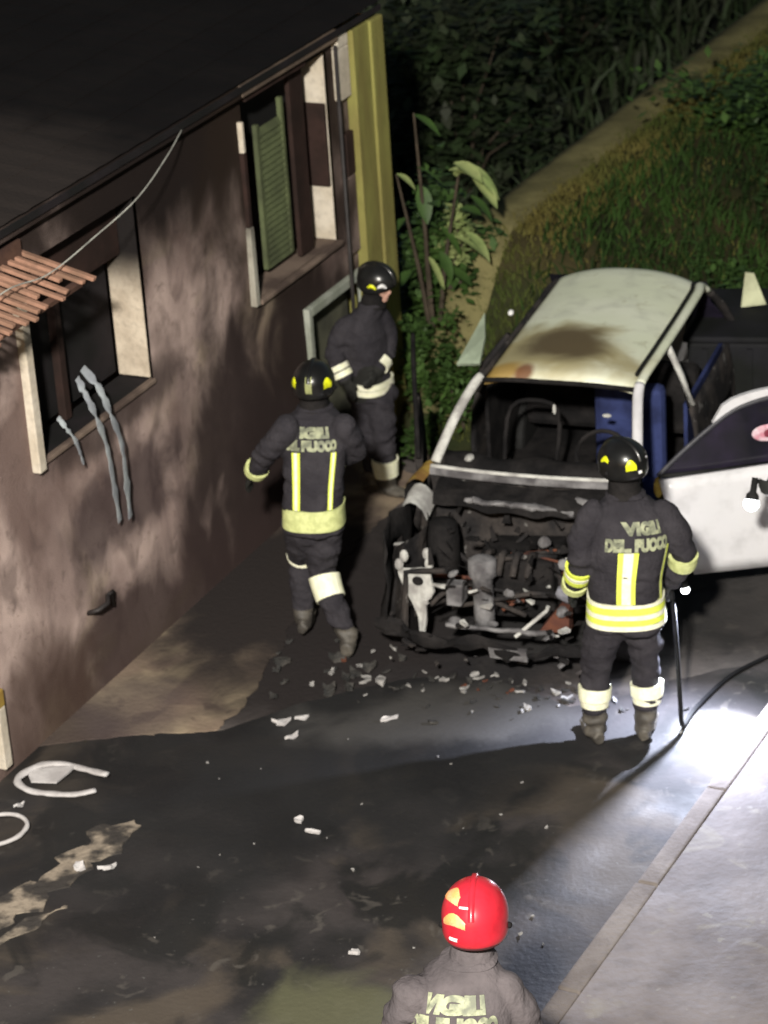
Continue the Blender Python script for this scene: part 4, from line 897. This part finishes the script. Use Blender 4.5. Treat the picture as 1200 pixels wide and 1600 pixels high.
# ---------------------------------------------------------------- hoses
hx, hy, hz = 1.23 + .35, 13.59 + .17, .80
tag(MB().tube(bez([(5.5, 16.2, .02), (3.6, 15.2, .02), (2.55, 14.68, .02), (2.223, 14.423, .02), (1.962, 14.203, .02), (1.72, 13.86, .018), (1.63, 13.68, .02), (1.605, 13.62, .07), (1.60, 13.62, .2), (1.592, 13.66, .5), (hx, hy-.03, hz), (hx-.02, hy+.05, hz+.10)], 160), .0135, 10).build('hose', M_hose, smooth=True),
    'black hose coming in from the right edge and rising to the hand of a firefighter', 'hose')

# ---------------------------------------------------------------- debris
def scrap(loc, size, mt, seed, rz=None, flat=.8):
    m = MB(); n = 9; rs = random.Random(seed); rows = []
    poly = [(math.cos(6.283*k/n)*size[0]*rs.uniform(.35, 1.2), math.sin(6.283*k/n)*size[1]*rs.uniform(.35, 1.2)) for k in range(n)]
    m.prism(poly, 0, size[2]); o = m.build('scrap', mt)
    for v in o.data.vertices: v.co.z += flat*size[2]*noise.noise(Vector((v.co.x*30, v.co.y*30, seed)))*1.5 + .4*size[2]*abs(v.co.x)/size[0]
    o.location = loc; o.rotation_euler = (rs.uniform(-.15, .15), rs.uniform(-.15, .15), rs.uniform(0, 6) if rz is None else rz)
    return o
for loc, sz, rz, lab in [((-.68, 14.02, .015), (.075, .04, .02), .2, 'pale crumpled scrap on the dark street left of centre, wider one of a touching pair'),
        ((-.56, 14.05, .015), (.06, .018, .02), .1, 'narrow bright scrap touching the wider pale scrap on the dark street'),
        ((-.50, 12.79, .01), (.045, .018, .012), -.3, 'small bright white rectangular scrap alone on the open street'),
        ((-.58, 12.90, .01), (.03, .022, .02), .6, 'dull pale crumb just behind the bright rectangular scrap'),
        ((-1.60, 12.56, .01), (.06, .022, .02), .3, 'pale flat scrap beside the beige patch'),
        ((-1.75, 12.58, .01), (.05, .03, .03), .9, 'lumpy pale scrap on the beige patch'),
        ((-.31, 11.60, .01), (.035, .02, .02), -.4, 'dull scrap near the olive patch left of the red helmet'),
        ((-.05, 13.98, .01), (.06, .02, .015), .1, 'faint narrow scrap in front of the walking firefighter'),
        ((-.62, 13.85, .01), (.04, .025, .02), .5, 'small pale scrap just in front of the touching pair')]:
    tag(scrap(loc, sz, M_plastic, abs(hash(lab)) % 50 if False else int(loc[0]*100) + 77, rz), lab, 'debris')
grp = 'scraps of burnt car strewn under and in front of the car'
lab = 'small ragged scrap of burnt material lying around the front of the burnt car'
for i in range(80):
    u = random.gauss(0, .55); v = random.gauss(-1.15, .13)
    if abs(u) > 1.3 or v > -.95: 
        u = random.uniform(-1.0, .9); v = random.uniform(-1.4, -1.0)
    p = Vector((.94, 15.34, 0)) + Vector((.94*u + .342*v, -.342*u + .94*v, .008))
    s = random.uniform(.008, .034); mt = M_debris if random.random() < .3 else (M_ddark if random.random() < .9 else M_rust)
    tag(scrap(p, (s*1.3, s*.6, s*.45), mt, i+100), lab, 'debris', grp)
fm = []
for poly in ([(-2.6, 11.95), (-2.12, 12.38), (-1.95, 12.50), (-1.80, 12.80), (-1.68, 12.95), (-1.58, 13.03), (-1.44, 13.02), (-1.49, 12.82), (-1.56, 12.70), (-1.70, 12.67), (-1.76, 12.49), (-1.93, 12.25), (-2.12, 12.07), (-2.6, 11.7)], [(-2.6, 11.55), (-2.0, 12.13), (-1.83, 12.22), (-1.85, 12.13), (-1.97, 12.03), (-2.6, 11.45)]):
    out = []
    for a, b in zip(poly, poly[1:] + poly[:1]):
        for q in range(6):
            p_ = Vector(a).lerp(Vector(b), q/6); out.append((p_.x + .11*noise.noise(Vector((p_.x*9, p_.y*9, 1))) + .02*noise.noise(Vector((p_.x*30, p_.y*30, 3))), p_.y + .09*noise.noise(Vector((p_.x*10, p_.y*10, 5)))))
    fm.append(out)
mm = MB(); mm.prism(fm[0], .0045, .012); mm.prism(fm[1], .0045, .011)
tag(mm.build('beige_patch', mat('beige_patch_surface', (.05, .045, .042), (.31, .26, .205), .9, 5.5, (1, 1, 1), mix=(.44, .60), bump=1, bscale=25)), 'ragged beige patch spread on the dark street at the left edge', kind='stuff')  # mottled beige sheet lying just above the asphalt
lab2 = 'tiny dull crumb scattered on the open dark street'
for i in range(22):
    p = (random.uniform(-1.4, .8), random.uniform(11.4, 14.0), .006); s = random.uniform(.006, .014)
    tag(scrap(p, (s, s*.7, s*.6), M_debris, i+300), lab2, 'debris', 'tiny crumbs on the open street')
lab3 = 'charred lump lying between the walking firefighter and the burnt car'
for i in range(22):
    p = (random.uniform(-.75, .05), random.uniform(14.2, 15.1), .01); s = random.uniform(.02, .06)
    tag(scrap(p, (s, s*.7, s*.6), M_ddark if random.random() < .8 else M_debris, i+400), lab3, 'debris', 'charred lumps by the wall')
# torn bumper trims lying at the left
def trim(path, name, lab, wd=.022):
    m = MB(); Pp = bez(path, 40); rr = [(wd*(.7+.5*abs(noise.noise(Vector((i*.25, 1, len(path)))))), .012) for i in range(41)]
    o = tag(m.tube(Pp, rr, 8).build(name, M_plastic, smooth=True), lab, 'car trim'); return o
t1 = trim([(-1.66, 13.50, .05), (-1.80, 13.60, .04), (-1.93, 13.66, .05), (-2.06, 13.64, .06), (-2.17, 13.52, .05), (-2.10, 13.42, .03), (-1.95, 13.36, .03), (-1.83, 13.34, .03), (-1.72, 13.37, .03)], 'torn_trim', 'torn loop of white bumper trim lying by the shaded foot of the wall', .03)
m = MB(); m.prism([(-2.10, 13.50), (-1.95, 13.46), (-1.88, 13.56), (-1.86, 13.62), (-2.0, 13.66), (-2.12, 13.60)], .035, .047); crumple(m.build('trim_plate', M_plastic), .015, 9).parent = t1
trim([(-2.45, 12.98, .04), (-2.30, 13.12, .05), (-2.15, 13.13, .05), (-2.07, 13.02, .05), (-2.12, 12.90, .04), (-2.25, 12.85, .03), (-2.4, 12.86, .03)], 'torn_trim', 'curved piece of white trim cut by the left edge of the picture', .018)
tag(scrap((-2.14, 13.27, .02), (.05, .02, .015), M_plastic, 9, .8), 'short pale scrap above the trim piece at the left edge', 'debris')
